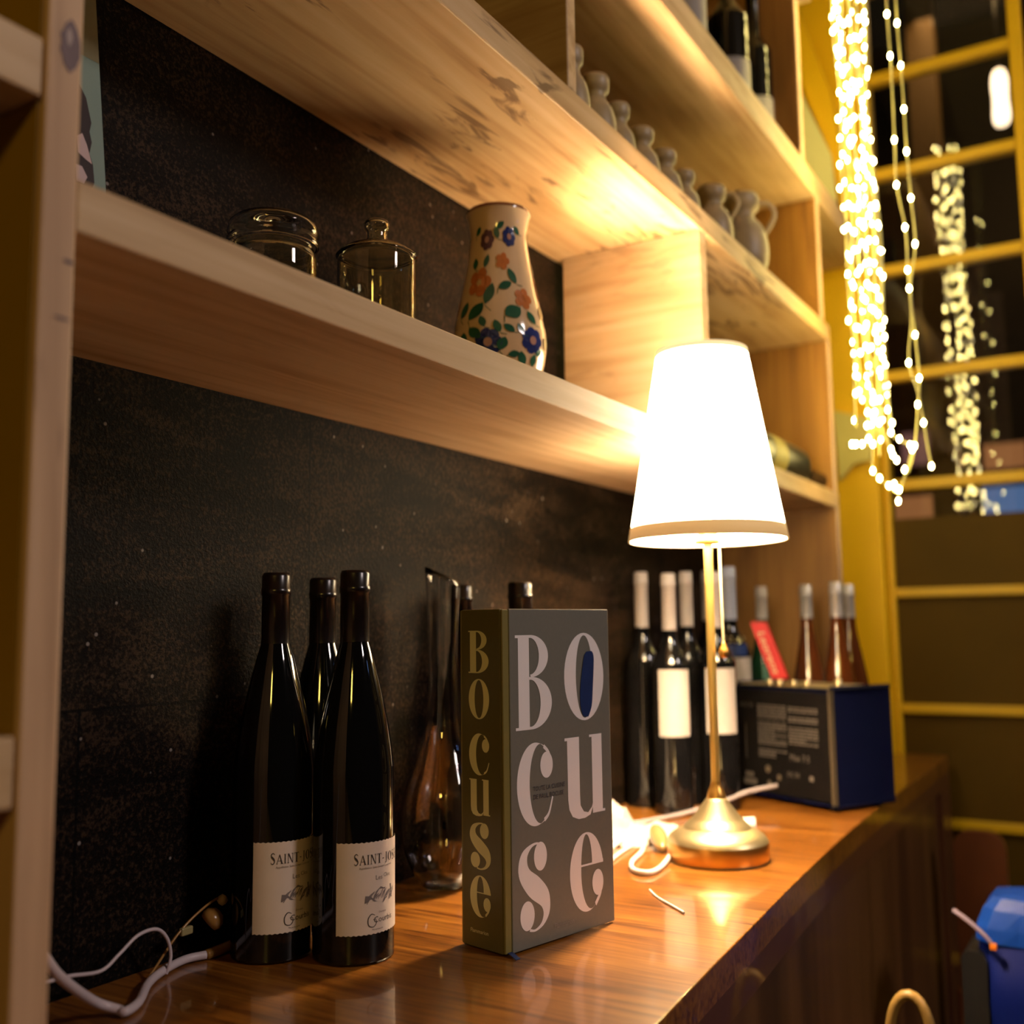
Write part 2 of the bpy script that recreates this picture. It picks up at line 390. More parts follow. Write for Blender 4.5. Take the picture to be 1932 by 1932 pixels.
# high contrast (fat/thin) letters in a unit box, y up
GL = {
 'B': [rect2(.08,.38,0,1), rect2(0,.46,0,.03), rect2(0,.46,.97,1), rect2(.36,.46,.525,.555),
       ring2((.42,.775,.49,.225),(.40,.775,.25,.195),-90,90), ring2((.42,.277,.58,.277),(.40,.277,.28,.248),-90,90)],
 'O': [ring2((.5,.5,.5,.5),(.505,.5,.215,.472))],
 'c': [ring2((.5,.5,.5,.5),(.64,.5,.30,.478),62,300), strip2([(.735,.945),(.86,.87),(.955,.74)],[.05,.05,.06]), strip2([(.73,.055),(.86,.13),(.97,.32)],[.05,.045,.035]), ell2(.81,.715,.175,.16)],
 'e': [ring2((.5,.5,.5,.5),(.62,.5,.29,.475),180,300), ring2((.5,.5,.5,.5),(.495,.5,.165,.475),90,180), ring2((.5,.5,.5,.5),(.495,.60,.165,.375),9,90), poly2([(.655,.575),(.997,.575),(.995,.62),(.66,.66)]), rect2(.30,.99,.575,.60), strip2([(.74,.065),(.88,.18),(.93,.30)],[.06,.06,.08]), ell2(.82,.335,.17,.165)],
 's': [strip2([(.80,.93),(.62,.985),(.40,.955),(.20,.86),(.16,.72),(.26,.60),(.50,.49),(.76,.38),(.86,.27),(.86,.16),(.74,.06),(.52,.012),(.34,.03)],
               [.05,.03,.06,.15,.24,.30,.36,.32,.24,.16,.07,.035,.05], 8), ell2(.71,.832,.21,.165), ell2(.27,.195,.225,.165)],
 'u': [rect2(0,.36,.955,.99), poly2([(.06,.97),(.36,.97),(.36,.30),(.37,.16),(.45,.08),(.56,.06),(.66,.12),(.70,.20),(.70,.14),(.62,.03),(.48,0),(.32,0),(.17,.04),(.09,.13),(.065,.25)]), rect2(.62,.94,.97,1.0), rect2(.68,.94,.04,1.0), rect2(.68,1.0,.04,.07)],
}
# strokes for small serif capitals (SAINT-JOSEPH) unit boxes
CAPS = {
 'S': ([strip2([(.85,.86),(.55,.98),(.22,.86),(.25,.66),(.6,.48),(.82,.28),(.62,.05),(.3,.03),(.1,.16)],[.06,.08,.13,.2,.24,.18,.1,.08,.05],5)], .55),
 'A': ([poly2([(.0,0),(.08,0),(.5,.86),(.46,1.0)]), poly2([(.44,1.0),(.56,1.0),(1.0,0),(.74,0)]), rect2(.25,.75,.3,.36), rect2(-.05,.2,0,.05), rect2(.66,1.06,0,.05)], .68),
 'I': ([rect2(.3,.7,0,1), rect2(.1,.9,0,.05), rect2(.1,.9,.95,1)], .30),
 'N': ([rect2(.1,.18,0,1), rect2(.84,.92,0,1), poly2([(.02,1),(.3,1),(.92,0),(.80,0)]), rect2(0,.3,0,.05), rect2(.7,1.02,.95,1)], .70),
 'T': ([rect2(.38,.64,0,1), rect2(.02,1,.94,1), rect2(.02,.07,.8,1), rect2(.95,1,.8,1), rect2(.25,.77,0,.05)], .6),
 '-': ([rect2(.1,.8,.38,.47)], .32),
 'J': ([rect2(.42,.72,.1,1), rect2(.25,.9,.95,1), strip2([(.57,.12),(.4,-.06),(.1,-.06)],[.28,.12,.08],5)], .4),
 'O': ([ring2((.5,.5,.5,.5),(.5,.5,.26,.45),n=20)], .72),
 'E': ([rect2(.12,.40,0,1), rect2(0,.9,.95,1), rect2(0,.95,0,.05), rect2(.3,.7,.5,.55)], .55),
 'P': ([rect2(.12,.38,0,1), rect2(0,.6,0,.05), rect2(0,.5,.95,1), ring2((.45,.73,.48,.27),(.42,.73,.24,.22),-90,90,n=14)], .55),
 'H': ([rect2(.1,.36,0,1), rect2(.66,.92,0,1), rect2(.3,.7,.48,.54), rect2(0,.45,0,.05), rect2(.55,1.02,0,.05), rect2(0,.45,.95,1), rect2(.55,1.02,.95,1)], .75),
}
def place2(shapes, x0, x1, y0, y1):
    return [([(x0+(x1-x0)*x, y0+(y1-y0)*y) for x, y in v], f) for v, f in shapes]
def caps_line(s, x, y, h, gap=.10):
    out = []
    for i, ch in enumerate(s):
        sh, w = CAPS[ch]; hh = h*(1.18 if i == 0 else 1)
        out += place2(sh, x, x+w*h, y, y+hh); x += (w+gap)*h
    return out
def text2(s, size, x=0, y=0, sx=1.0):
    cu = bpy.data.curves.new('t', 'FONT'); cu.body = s; cu.size = size; cu.resolution_u = 2
    o = bpy.data.objects.new('t', cu); COL.objects.link(o)
    dg = bpy.context.evaluated_depsgraph_get(); dg.update()
    me = bpy.data.meshes.new_from_object(o.evaluated_get(dg))
    vs = [(x+v.co.x*sx, y+v.co.y) for v in me.vertices]; fs = [tuple(p.vertices) for p in me.polygons]
    bpy.data.objects.remove(o); bpy.data.curves.remove(cu); bpy.data.meshes.remove(me)
    return (vs, fs)
def add2(mb, shapes, fn, mi=0, step=None):
    """each overlapping stroke sits a hair in front of the last"""
    for k, (vs, fs) in enumerate(shapes):
        if step: mb.add([Vector(fn(x, y))+step*k for x, y in vs], fs, mi)
        else: mb.add([fn(x, y) for x, y in vs], fs, mi)
    return mb

# ================================================================== SETTING
def struct(name, mat, x0, x1, y0, y1, z0, z1, bev=0):
    o = MB().box(x0, x1, y0, y1, z0, z1, bev=bev).build(name, mat); o['kind'] = 'structure'; return o
struct('floor', M['floor'], -2.5, 4.6, -3.0, .669, -.05, 0)
struct('ceiling', M['ceiling'], -2.5, 2.2, -3.0, .669, 2.95, 3.0)
struct('wall_back', M['tile'], -2.5, 2.2, .669, .72, 0, 3.0)
# yellow end wall: return beside the door
struct('wall_far', M['yellow'], 2.2, 2.36, .457, .72, 0, 3.0, bev=.004)
struct('wall_street', M['room_dark'], 4.4, 4.5, -3.0, 2.0, 0, 3.6)
struct('trim_1', M['pillar'], 3.6, 3.7, .495, .58, 0, 3.4)
ZB = [2.555, 2.34, 2.122, 1.906, 1.6745, 1.442]       # glazing bars
ZP = [1.218, .983, .759, .50]                         # mouldings on the solid panels
def door(name, ya, yb):
    """door leaf in the plane x 2.25, from y=ya (high) to y=yb (low)"""
    fr = MB()
    fr.box(2.25, 2.29, yb, yb+.026, 0, 2.78, bev=.003)
    fr.box(2.25, 2.29, ya-.012, ya, 0, 2.78, bev=.003)
    fr.box(2.25, 2.29, yb+.026, ya-.012, 2.74, 2.78, bev=.003)
    d = fr.build(name, M['door_yellow']); d['kind'] = 'structure'
    for z in ZB:
        MB().box(2.252, 2.284, yb+.026, ya-.012, z-.011, z+.011, bev=.003).build('glazing_bar', M['door_yellow'], d)
    zs = [2.74]+ZB
    for i in range(len(zs)-1):
        MB().box(2.266, 2.270, yb+.026, ya-.012, zs[i+1]+.011, zs[i]-(.011 if i else 0)).build('glass_pane', M['pane'], d)
    z = 1.442
    MB().box(2.266, 2.270, yb+.026, ya-.012, 1.372, z-.011).build('glass_pane', M['pane'], d)
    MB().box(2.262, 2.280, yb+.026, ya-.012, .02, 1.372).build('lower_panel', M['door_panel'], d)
    for z in ZP:
        MB().box(2.250, 2.262, yb+.026, ya-.012, z-.009, z+.009, bev=.002).build('moulding', M['door_yellow'], d)
    return d
door('door_1', .457, .140)
door('door_2', .128, -.62)
struct('wall_side', M['room_dark'], 2.25, 2.33, -3.0, -.63, 0, 3.0)

# ================================================================== SHELVING
sh = thing('wall_shelving', 'pale pine wall shelving unit fixed to the dark slate wall above the counter', 'shelf', (.32,.56,.9))
Y0, Y1 = .4555, .6685
def bd(name, mat, *a, bev=.0015):
    return box_obj(name, mat, sh, *a, bev=bev)
post = bd('upright_post', M['pine_z'], .301, .3210, Y0-.001, Y1, .9, 2.6)
MB().box(.2998, .3009, Y0+.004, Y1, 1.4525, 2.6).build('yellow_lit_face', M['yellow_lit_side'], post)  # thin added facing that carries the yellow light on the post's side
MB().box(.2998, .3009, Y0+.004, Y1, 1.1065, 1.4205).build('yellow_lit_face', M['yellow_lit_side'], post)
# knots on the post front
for q, (cx, cz, rx, rz, mi) in enumerate([(.3135,1.4545,.0058,.0135,0), (.3125,1.4590,.0018,.0045,1), (.3170,1.3405,.0035,.0010,0), (.3140,1.3105,.0045,.0008,0)]):
    n = 20; vs = [(cx+rx*cos(2*pi*k/n)*(1+.12*sin(3*k)), Y0-.0014-.0002*mi, cz+rz*sin(2*pi*k/n)*(1+.08*cos(5*k))) for k in range(n)]
    MB().add(vs, [tuple(range(n))], 0).build('wood_knot', M['knot_pale'] if mi else M['knot'], post)
bd('shelf_board', M['pine_x'], .3215, 1.862, Y0, Y1, 1.3583, 1.3866)
bd('shelf_board', M['pine_rough'], .3215, 1.853, Y0, Y1, 1.6584, 1.6880)
bd('shelf_board', M['pine_x'], .3215, 2.199, Y0, Y1, 1.9100, 1.9540)
bd('shelf_board', M['pine_x'], .3215, 1.83, Y0, Y1, 2.30, 2.33)  # unseen top board, added to block light and keep the bay dark
bd('shelf_board', M['pine_x'], -.35, .2995, Y0, Y1, 1.421, 1.452)
bd('shelf_board', M['pine_x'], -.35, .2995, Y0, Y1, 1.073, 1.106)
bd('upright_divider', M['pine_y'], 1.2153, 1.2400, Y0+.001, .655, 1.3976, 1.6582)
bd('foot_batten', M['pine_y'], 1.205, 1.240, Y0+.004, .655, 1.3868, 1.3974)
bd('upright_divider', M['pine_y'], .866, .884, Y0+.001, Y1, 1.6882, 1.9098)
for xa, za, zb_ in ((1.840,.9,1.3581),(1.832,1.3868,1.6582),(1.795,1.6882,1.9098),(1.715,1.9542,2.2998)):
    ep = bd('end_panel', M['end_wood'], xa, xa+.020, Y0+.002, Y1, za, zb_)
    box_obj('edge_band', M['pine_z'], ep, xa-.0002, xa+.0202, Y0, Y0+.0018, za, zb_, bev=0)
bd('end_panel', M['pine_z'], -.37, -.3502, Y0, Y1, .9, 2.6)

# pale panel and slanting yellow brace in the far top corner
MB().add([(2.10,.5560,2.28),(2.10,.4980,2.125),(2.10,.4880,1.957),(2.10,.5480,1.957),(2.112,.5560,2.28),(2.112,.4980,2.125),(2.112,.4880,1.957),(2.112,.5480,1.957)],
         [(0,1,2,3),(7,6,5,4),(0,4,5,1),(1,5,6,2),(2,6,7,3),(3,7,4,0)]).build('paper_board', plain('pale_yellow_board', (.85,.80,.36), .6, .08, 9))
tag(bpy.data.objects['paper_board'], 'pale yellow board leaning in the far top shelf corner by the fairy lights', 'board')
br = MB()
pa = [(.566,2.50),(.558,2.475),(.4951,2.2608),(.4747,2.018),(.4700,1.957)]
pb = [(.585,2.40),(.5553,2.3011),(.501,2.1326),(.489,2.036),(.4840,1.957)]
k = len(pa)
vs = [(2.12,y,z) for y,z in pa]+[(2.12,y,z) for y,z in pb]+[(2.145,y,z) for y,z in pa]+[(2.145,y,z) for y,z in pb]
fs = []
for i in range(k-1):
    fs += [(i,i+1,k+i+1,k+i),(2*k+i,3*k+i,3*k+i+1,2*k+i+1),(i,2*k+i,2*k+i+1,i+1),(k+i,k+i+1,3*k+i+1,3*k+i)]
fs += [(0,k,3*k,2*k),(k-1,3*k-1,4*k-1,2*k-1)]
br.add(vs, fs).build('slanted_brace', M['yellow'])
tag(bpy.data.objects['slanted_brace'], 'slanting yellow board standing on the far end of the high shelf', 'board')
# pale raised patch: fairy light glow on the yellow post, put into shape and colour
MB().add([(2.199,.535,1.60),(2.199,.458,1.575),(2.199,.468,1.490),(2.199,.500,1.485),(2.199,.530,1.455),
          (2.180,.535,1.60),(2.180,.458,1.575),(2.180,.468,1.490),(2.180,.500,1.485),(2.180,.530,1.455)],
         [(0,1,2,3,4),(9,8,7,6,5),(0,5,6,1),(1,6,7,2),(2,7,8,3),(3,8,9,4),(4,9,5,0)]).build('glow_patch', plain('pale_glow_patch', (.72,.62,.20), .5, .05))
tag(bpy.data.objects['glow_patch'], 'pale yellow patch of fairy light glow, added as a piece on the yellow post', 'glow')

# ================================================================== COUNTER
ct = thing('bar_counter', 'long varnished orange-brown wooden bar counter with dark front', 'counter', (1.2,.45,0))
edge = [(-.30,.205),(.30,.2560),(.643,.2878),(.8795,.3055),(1.0566,.3185),(1.30,.3330),(1.50,.3400),(1.75,.3440),(2.185,.3510)]
def slab(off, z0, z1, bev):
    pts = [(x, y+off) for x, y in spline([(a,b,0) for a,b in edge], 4) and [(p.x, p.y) for p in spline([(a,b,0) for a,b in edge], 4)]]
    pts += [(2.185,.6685),(-.30,.6685)]
    bm = bmesh.new(); vs = [bm.verts.new((x,y,z1)) for x, y in pts]; f = bm.faces.new(vs)
    r = bmesh.ops.extrude_face_region(bm, geom=[f])
    for v in r['geom']:
        if isinstance(v, bmesh.types.BMVert): v.co.z = z0
    bmesh.ops.recalc_face_normals(bm, faces=bm.faces[:])
    if bev:
        ed = [e for e in bm.edges if all(abs(v.co.z-z1) < 1e-5 for v in e.verts)]
        bmesh.ops.bevel(bm, geom=ed, offset=bev, segments=2, affect='EDGES', profile=.5)
    return MB().bm(bm)
slab(0, .872, .900, .0012).build('worktop', M['counter'], ct)
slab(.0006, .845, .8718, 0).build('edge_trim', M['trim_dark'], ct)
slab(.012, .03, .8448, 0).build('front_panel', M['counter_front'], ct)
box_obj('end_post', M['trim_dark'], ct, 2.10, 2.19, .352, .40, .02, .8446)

# ================================================================== WINE BOTTLES
BURG = [(0,.006),(.018,.003),(.028,0),(.0316,.004),(.0320,.012),(.0320,.128),(.0314,.148),(.0290,.168),(.0255,.188),(.0205,.210),(.0155,.230),(.0118,.243),(.0108,.252),(.0105,.298),(.0095,.300),(0,.300)]
BORD = [(0,.006),(.018,.003),(.024,0),(.0262,.004),(.0265,.012),(.0265,.192),(.0255,.204),(.0220,.216),(.0155,.228),(.0112,.240),(.0100,.255),(.0098,.332),(.0090,.335),(0,.335)]
PROV = [(0,.006),(.02,.003),(.032,0),(.0355,.004),(.0365,.015),(.0350,.09),(.0325,.12),(.0270,.160),(.0195,.200),(.0135,.230),(.0108,.250),(.0100,.27),(.0100,.313),(.009,.315),(0,.315)]
def warp(fnr, c, a0):
    """map (s along surface, z) to a cylinder of radius fnr around c with centre angle a0; s grows to the viewer's right"""
    def f(s, z):
        a = a0 + s/fnr
        return (c[0]+fnr*cos(a), c[1]+fnr*sin(a), z)
    return f
def bottle(name, label, c, prof, body, capm, cap_from, scale=1.0, group=None, hs=1.0, caplip=True):
    x, y, z = c
    t = thing(name, label, 'bottle', c, group)
    pr = [(r*scale, h*hs) for r, h in prof]
    dense = []
    for i in range(len(pr)-1):
        dense.append(pr[i])
    dense = sprof(pr[2:-2], 4); dense = pr[:2]+dense+pr[-1:]
    MB().lathe(c, dense, 48).build('bottle_body', body, t)
    # capsule
    top = pr[-1][1]; z0 = cap_from*hs
    rr = [r for r, h in dense if h >= z0-1e-6][:-1]
    rmax = max(r for r, h in dense if h >= z0)+.0005
    cp = [(rmax, z0), (rmax-.0002, z0+.002), (rmax-.0004, top-.018), (rmax+.0003, top-.0175), (rmax+.0004, top-.0125), (rmax-.0002, top-.012), (rmax-.0001, top-.002), (rmax-.0015, top+.0006), (0, top+.0007)]
    MB().lathe(c, cp, 40).build('capsule', capm, t)
    return t
def label_patch(t, c, r, a0, half, z0, z1, mat, teeth=0, name='label'):
    mb = MB(); n = 36; f = warp(r, c, a0)
    vs = []; fs = []
    for i in range(n+1):
        s = (-half+2*half*i/n)*r
        d = .0006*(i % 2) if teeth else 0
        vs += [f(s, z0+d), f(s, z1-d)]
    for i in range(n): fs.append((2*i, 2*i+2, 2*i+3, 2*i+1))
    mb.add(vs, fs, 0, True)
    return mb.build(name, mat, t, fixn=False)
def wine_label(t, c, a0):
    r = .0325; z0, z1 = .9225, .9915
    half = radians(62)
    L = label_patch(t, c, r, a0, half, z0, z1, M['label'], teeth=1)
    f = warp(r+.0002, c, a0)
    mb = MB()
    w = half*r
    add2(mb, caps_line('SAINT-JOSEPH', -w*.62, z1-.0168, .0072, .10), f, 0)
    add2(mb, [text2('Appellation Saint-Joseph Controlee', .0022, -w*.50, z1-.0200)], f, 1)
    add2(mb, [text2('Les', .0050, -w*.12, z1-.0290), text2('Clos', .0042, w*.10, z1-.0278)], f, 1)
    # engraved hillside with terraces
    rnd = random.Random(3)
    for k in range(34):
        x = -w*.36+w*.78*rnd.random(); h = .0035+.006*rnd.random()*(1-abs(x/(w*.7)))
        y = z0+.0225+.005*rnd.random()
        add2(mb, [strip2([(x,y),(x+.0016,y+h*.5),(x+.0036,y+h*.8)],[.0004,.0009,.0003],3)], f, 1)
    add2(mb, [poly2([(-w*.38,z0+.0235),(-w*.36,z0+.0290),(-w*.25,z0+.0285),(-w*.12,z0+.0310),(w*.02,z0+.0345),(w*.12,z0+.0330),(w*.38,z0+.0345),(w*.42,z0+.0240),(w*.10,z0+.0222),(-w*.1,z0+.0240)])], f, 1)
    # round signature mark
    gx, gy = -w*.20, z0+.0100
    add2(mb, [strip2([(gx+.0024,gy+.0040),(gx-.0008,gy+.0050),(gx-.0034,gy+.0015),(gx-.0028,gy-.0032),(gx+.0010,gy-.0045),(gx+.0036,gy-.0020),(gx+.0030,gy+.0010),(gx+.0008,gy+.0008)],[.0004,.0007,.0008,.0008,.0006,.0006,.0004,.0004],5),
               text2('Courbis', .0062, gx+.0012, gy-.0015)], f, 0)
    add2(mb, [text2('Domaine', .0020, gx+.0060, gy+.0052), text2('Mis en bouteille', .0016, gx, gy-.0070)], f, 1)
    mb.build('label_print', [M['ink'], M['ink_grey']], L, fixn=False)
def view_angle(x, y): return math.atan2(-y, -x)
A = (.6308,.6135,.9); B = (.6590,.5532,.9); C3 = (.7060,.6295,.9)
RED = 'dark wine bottles with cream labels'
tA = bottle('wine_bottle', 'dark wine bottle with cream label, leftmost of those on the counter', A, BURG, M['dark_glass'], M['capsule'], .243, hs=1.003)
wine_label(tA, A, view_angle(A[0],A[1])+radians(35))
tB = bottle('wine_bottle', 'dark wine bottle with fully visible cream label, nearest on the counter beside the thick book', B, BURG, M['dark_glass'], M['capsule'], .243, hs=1.006)
wine_label(tB, B, view_angle(B[0],B[1])+radians(38))
tC = bottle('wine_bottle', 'dark wine bottle standing behind the two labelled bottles, only its neck and shoulder showing', C3, BURG, M['dark_glass'], M['capsule'], .243)

t = bottle('wine_bottle', 'dark capped bottle neck just right of the carafe, behind the book', (.945,.640,.9), BURG, M['dark_glass2'], M['capsule'], .243, scale=.85, hs=1.004)
t = bottle('wine_bottle', 'dark capped bottle neck rising over the middle of the book', (.966,.580,.9), BURG, M['dark_glass2'], M['capsule'], .243, scale=1.15, hs=1.01)

# white-capped red wines at the back
row = [(1.400,.634,.9950,'leftmost white-capped dark bottle against the wall behind the lamp', 0),
       (1.362,.575,.978,'front white-capped bottle with tall white label, left of the lamp pole', 1),
       (1.500,.634,1.0,'white-capped dark bottle in the back row, third cap from the left', 0),
       (1.452,.585,.997,'white-capped dark bottle standing fourth from the left behind the lamp', 0),
       (1.425,.530,.988,'front white-capped bottle whose white label is crossed by the lamp pole', 1),
       (1.660,.630,1.033,'white-capped bottle mostly hidden behind the lamp pole', 0)]
WL = 'white-capped wine bottles behind the lamp'
for x, y, h, lab, hasl in row:
    c = (x, y, .9)
    t = bottle('wine_bottle', lab, c, BORD, M['dark_glass'], M['capsule_white'], .255, group=WL, hs=h)
    if hasl:
        label_patch(t, c, .0269, view_angle(x,y)+radians(12), radians(52), 1.005, 1.095, M['label_white'])
c = (1.592,.570,.9)
t = bottle('wine_bottle', 'dark bottle with blue-grey cap and white label between the lamp pole and the radio', c, BORD, M['dark_glass'], M['capsule_blue'], .255, scale=1.25, hs=1.035)
L = label_patch(t, c, .0335, view_angle(c[0],c[1])+radians(10), radians(60), 1.000, 1.105, M['label_white'])
label_patch(t, c, .0335, view_angle(c[0],c[1])+radians(10), radians(40), 1.108, 1.126, M['blue_ink'], name='neck_band')
L2 = MB()
for k in range(7): L2.ball((c[0]-.028+.004*sin(k*2), c[1]-.004-.005*k, 1.133+.003*cos(k*3)), .0022, sub=1)
L2.build('gold_crest', M['brass'], t)
# green and rose bottles behind the radio
t = bottle('wine_bottle', 'green glass bottle with pale cap and teal label behind the red box', (1.705,.553,.9), PROV, M['green_glass'], M['capsule_white'], .262, scale=.95, hs=1.01)
label_patch(t, (1.705,.553,.9), .0268, view_angle(1.705,.553)+radians(30), radians(35), 1.065, 1.090, M['teal_label'])
for x, y, s, lab in [(1.735,.4865,.95,'amber rose wine bottle with silver cap, left of the ones behind the radio'),
                (1.6575,.418,.93,'amber rose wine bottle with silver cap, middle of the ones behind the radio'),
                (1.772,.4265,.95,'amber rose wine bottle with silver cap, nearest the yellow wall')]:
    bottle('wine_bottle', lab, (x,y,.9), PROV, M['rose'], M['capsule_grey'], .262, scale=s, hs=1.015, group='rose wine bottles behind the radio')

# bottles on the high shelf
def shelf_bottle(x, y, z, s, h, lab, l0, l1, group='dark bottles on the high shelf'):
    c = (x,y,z)
    t = bottle('wine_bottle', lab, c, BORD, M['dark_glass'], M['capsule'], .262, scale=s, hs=h, group=group)
    label_patch(t, c, .0268*s, view_angle(x,y)+radians(22), radians(58), z+l0, z+l1, M['label_white'])
shelf_bottle(1.470,.560,1.9542,1.15,1.0,'dark bottle with white label on the high shelf, leftmost, cut by the top edge', .10,.19)
shelf_bottle(1.590,.535,1.9542,1.3,1.0,'dark bottle with white label standing in the middle of the high shelf', .045,.125)
shelf_bottle(1.715,.530,1.9542,1.15,1.0,'dark bottle with white label at the right end of the high shelf', .035,.115)
# bottles in the bay right of the divider
for x, y, h, lab in [(1.318,.590,.72,'small dark bottle right of the pine divider, half hidden by it'), (1.372,.560,.60,'small dark bottle with silver foil just above the lamp shade')]:
    t = bottle('small_bottle', lab, (x,y,1.3868), BORD, M['dark_glass'], M['capsule_grey'], .285, scale=.9, hs=h, group='small bottles right of the divider')
# bottle lying on the shelf right of the lamp
c = (1.520,.520,1.4232)
t = thing('lying_bottle', 'dark bottle lying on the low shelf to the right of the lamp shade', 'bottle', (1.52,.52,1.3868))
MB().lathe((1.495,.515,1.4250), [(r*1.38, h) for r, h in sprof(BORD[2:-2],4)]+[(0,.335)], 40, axis=(1,-.10,-.055)).build('bottle_body', M['black'], t)
MB().lathe((1.56,.5085,1.4214), [(.0374,0),(.0374,.05)], 40, axis=(1,-.10,-.055)).build('label', plain('green_gold_label', (.30,.24,.03), .5, .5, 30), t)
MB().lathe((1.76,.4885,1.4104), [(.0145,0),(.0145,.075),(0,.0755)], 24, axis=(1,-.10,-.055)).build('capsule', M['capsule'], t)

# ================================================================== CARAFE
c = (.8722,.6162,.9)
cf = thing('wine_carafe', 'clear glass carafe with slanting lip between the wine bottles and the book', 'carafe', c)
P = sprof([(.0215,.0012),(.0235,.004),(.0340,.020),(.0425,.045),(.0437,.065),(.0405,.090),(.0318,.115),(.0225,.141),(.0175,.162),(.0150,.190),(.0145,.220),(.0160,.265),(.0185,.318)], 5)
seg = 56; mb = MB(); vs = []; fs = []
ad = math.atan2(.85,-.52)   # lip is highest on the side away to the left
for j, (r, z) in enumerate(P):
    for i in range(seg):
        a = 2*pi*i/seg
        vs.append((c[0]+r*cos(a), c[1]+r*sin(a), .9+(z if z < .22 else .22+(z-.22)*(1-.17*(1-cos(a-ad))/2))))
for j in range(len(P)-1):
    for i in range(seg):
        a = j*seg+i; b = j*seg+(i+1) % seg; fs.append((a,b,b+seg,a+seg))
fs.append(tuple(reversed(range(seg))))
mb.add(vs, fs, 0, True)
mb.build('carafe_body', M['clear'], cf, solid=.0018)

# ================================================================== BOOK
bk = thing('large_book', 'thick grey hardback book standing upright with big silver letters', 'book', (.7098,.4431,.9))
c0 = Vector((.7098,.4431,.9015)); dx = Vector((.97422674,-.22557096,0)); dy = Vector((.22557096,.97422674,0))
BW, BT, BH = .1335, .052, .2680
def bp(a, b, z, out=0): 
    p = c0+dx*a+dy*b; return (p.x, p.y, c0.z+z)
def obox(mb, a0, a1, b0, b1, z0, z1, mi=0, bev=.0008):
    bm = bmesh.new(); bmesh.ops.create_cube(bm, size=1)
    for v in bm.verts:
        a = a0+(v.co.x+.5)*(a1-a0); b = b0+(v.co.y+.5)*(b1-b0); z = z0+(v.co.z+.5)*(z1-z0); v.co = Vector(bp(a,b,z))
    if bev: bmesh.ops.bevel(bm, geom=bm.edges[:], offset=bev, segments=2, affect='EDGES', profile=.5)
    return mb.bm(bm, mi)
fc = obox(MB(), .0075, BW, 0, .003, 0, BH).build('front_cover', M['book'], bk)
obox(MB(), .0075, BW, BT-.003, BT, 0, BH).build('back_cover', M['book'], bk)
sp = obox(MB(), 0, .003, .0030, BT-.0030, 0, BH, bev=.001).build('spine', M['book_spine'], bk)
obox(MB(), .0006, .0078, .0010, .0034, .0004, BH-.0004, bev=.0009).build('hinge', M['book_hinge'], bk)
obox(MB(), .0006, .0078, BT-.0034, BT-.0010, .0004, BH-.0004, bev=.0009).build('hinge', M['book_hinge'], bk)
obox(MB(), .0035, BW-.004, .0033, BT-.0033, .004, BH-.004, bev=0).build('page_block', M['pages'], bk)
LB = dict(B=(.0137,.0568,.1717,.2481), O=(.0729,.1249,.1745,.2492), c=(.0141,.0574,.0946,.1609), u=(.0720,.1233,.0930,.1619), s=(.0144,.0509,.0132,.0819), e=(.0759,.1191,.0161,.0809))
mb = MB(); ff = lambda x, y: bp(x, -.00018, y-.0015)
for g, (x0,x1,y0,y1) in LB.items():
    if g == 's':
        w, h = x1-x0, y1-y0
        # stroke widths are relative to the letter width
        sc = [strip2([(x*w, y*h) for x, y in [(.80,.93),(.62,.985),(.40,.965),(.20,.88),(.15,.75),(.24,.63),(.50,.50),(.76,.38),(.87,.27),(.87,.16),(.74,.06),(.52,.012),(.34,.03)]],
              [w*q for q in [.06,.045,.08,.20,.30,.38,.48,.42,.28,.18,.09,.05,.06]], 8)]
        sc += place2([GL['s'][1], GL['s'][2]], 0, w, 0, h)
        add2(mb, [([(x0+x, y0+y) for x, y in v], f) for v, f in sc], ff, 0, dy*-.00004)
    else: add2(mb, place2(GL[g], x0, x1, y0, y1), ff, 0, dy*-.00004)
mb.build('cover_lettering', M['letter'], fc, fixn=False)
mb = MB(); ff = lambda x, y: bp(x, -.00060, y-.0015)
x0, x1, y0, y1 = LB['O']
add2(mb, [strip2([(x0+.0325,y1-.0160),(x0+.0325,y1-.0200),(x0+.0310,y1-.0300),(x0+.0285,y1-.0480),(x0+.0275,y1-.0620),(x0+.0268,y1-.0715)],[.007,.0125,.0150,.0165,.0150,.0070],6)], ff, 0)
mb.build('brush_mark', M['blue_ink'], fc, fixn=False)
mb = MB()
add2(mb, [text2('TOUTE LA CUISINE', .0052, .0325, .1225, .86), text2('DE PAUL BOCUSE', .0052, .0325, .1160, .90)], ff, 0)
mb.build('subtitle_print', M['navy_ink'], fc, fixn=False)
add2(MB(), [text2('Flammarion', .0060, .0555, .0105, .86)], ff).build('publisher_print', M['grey_print'], fc, fixn=False)
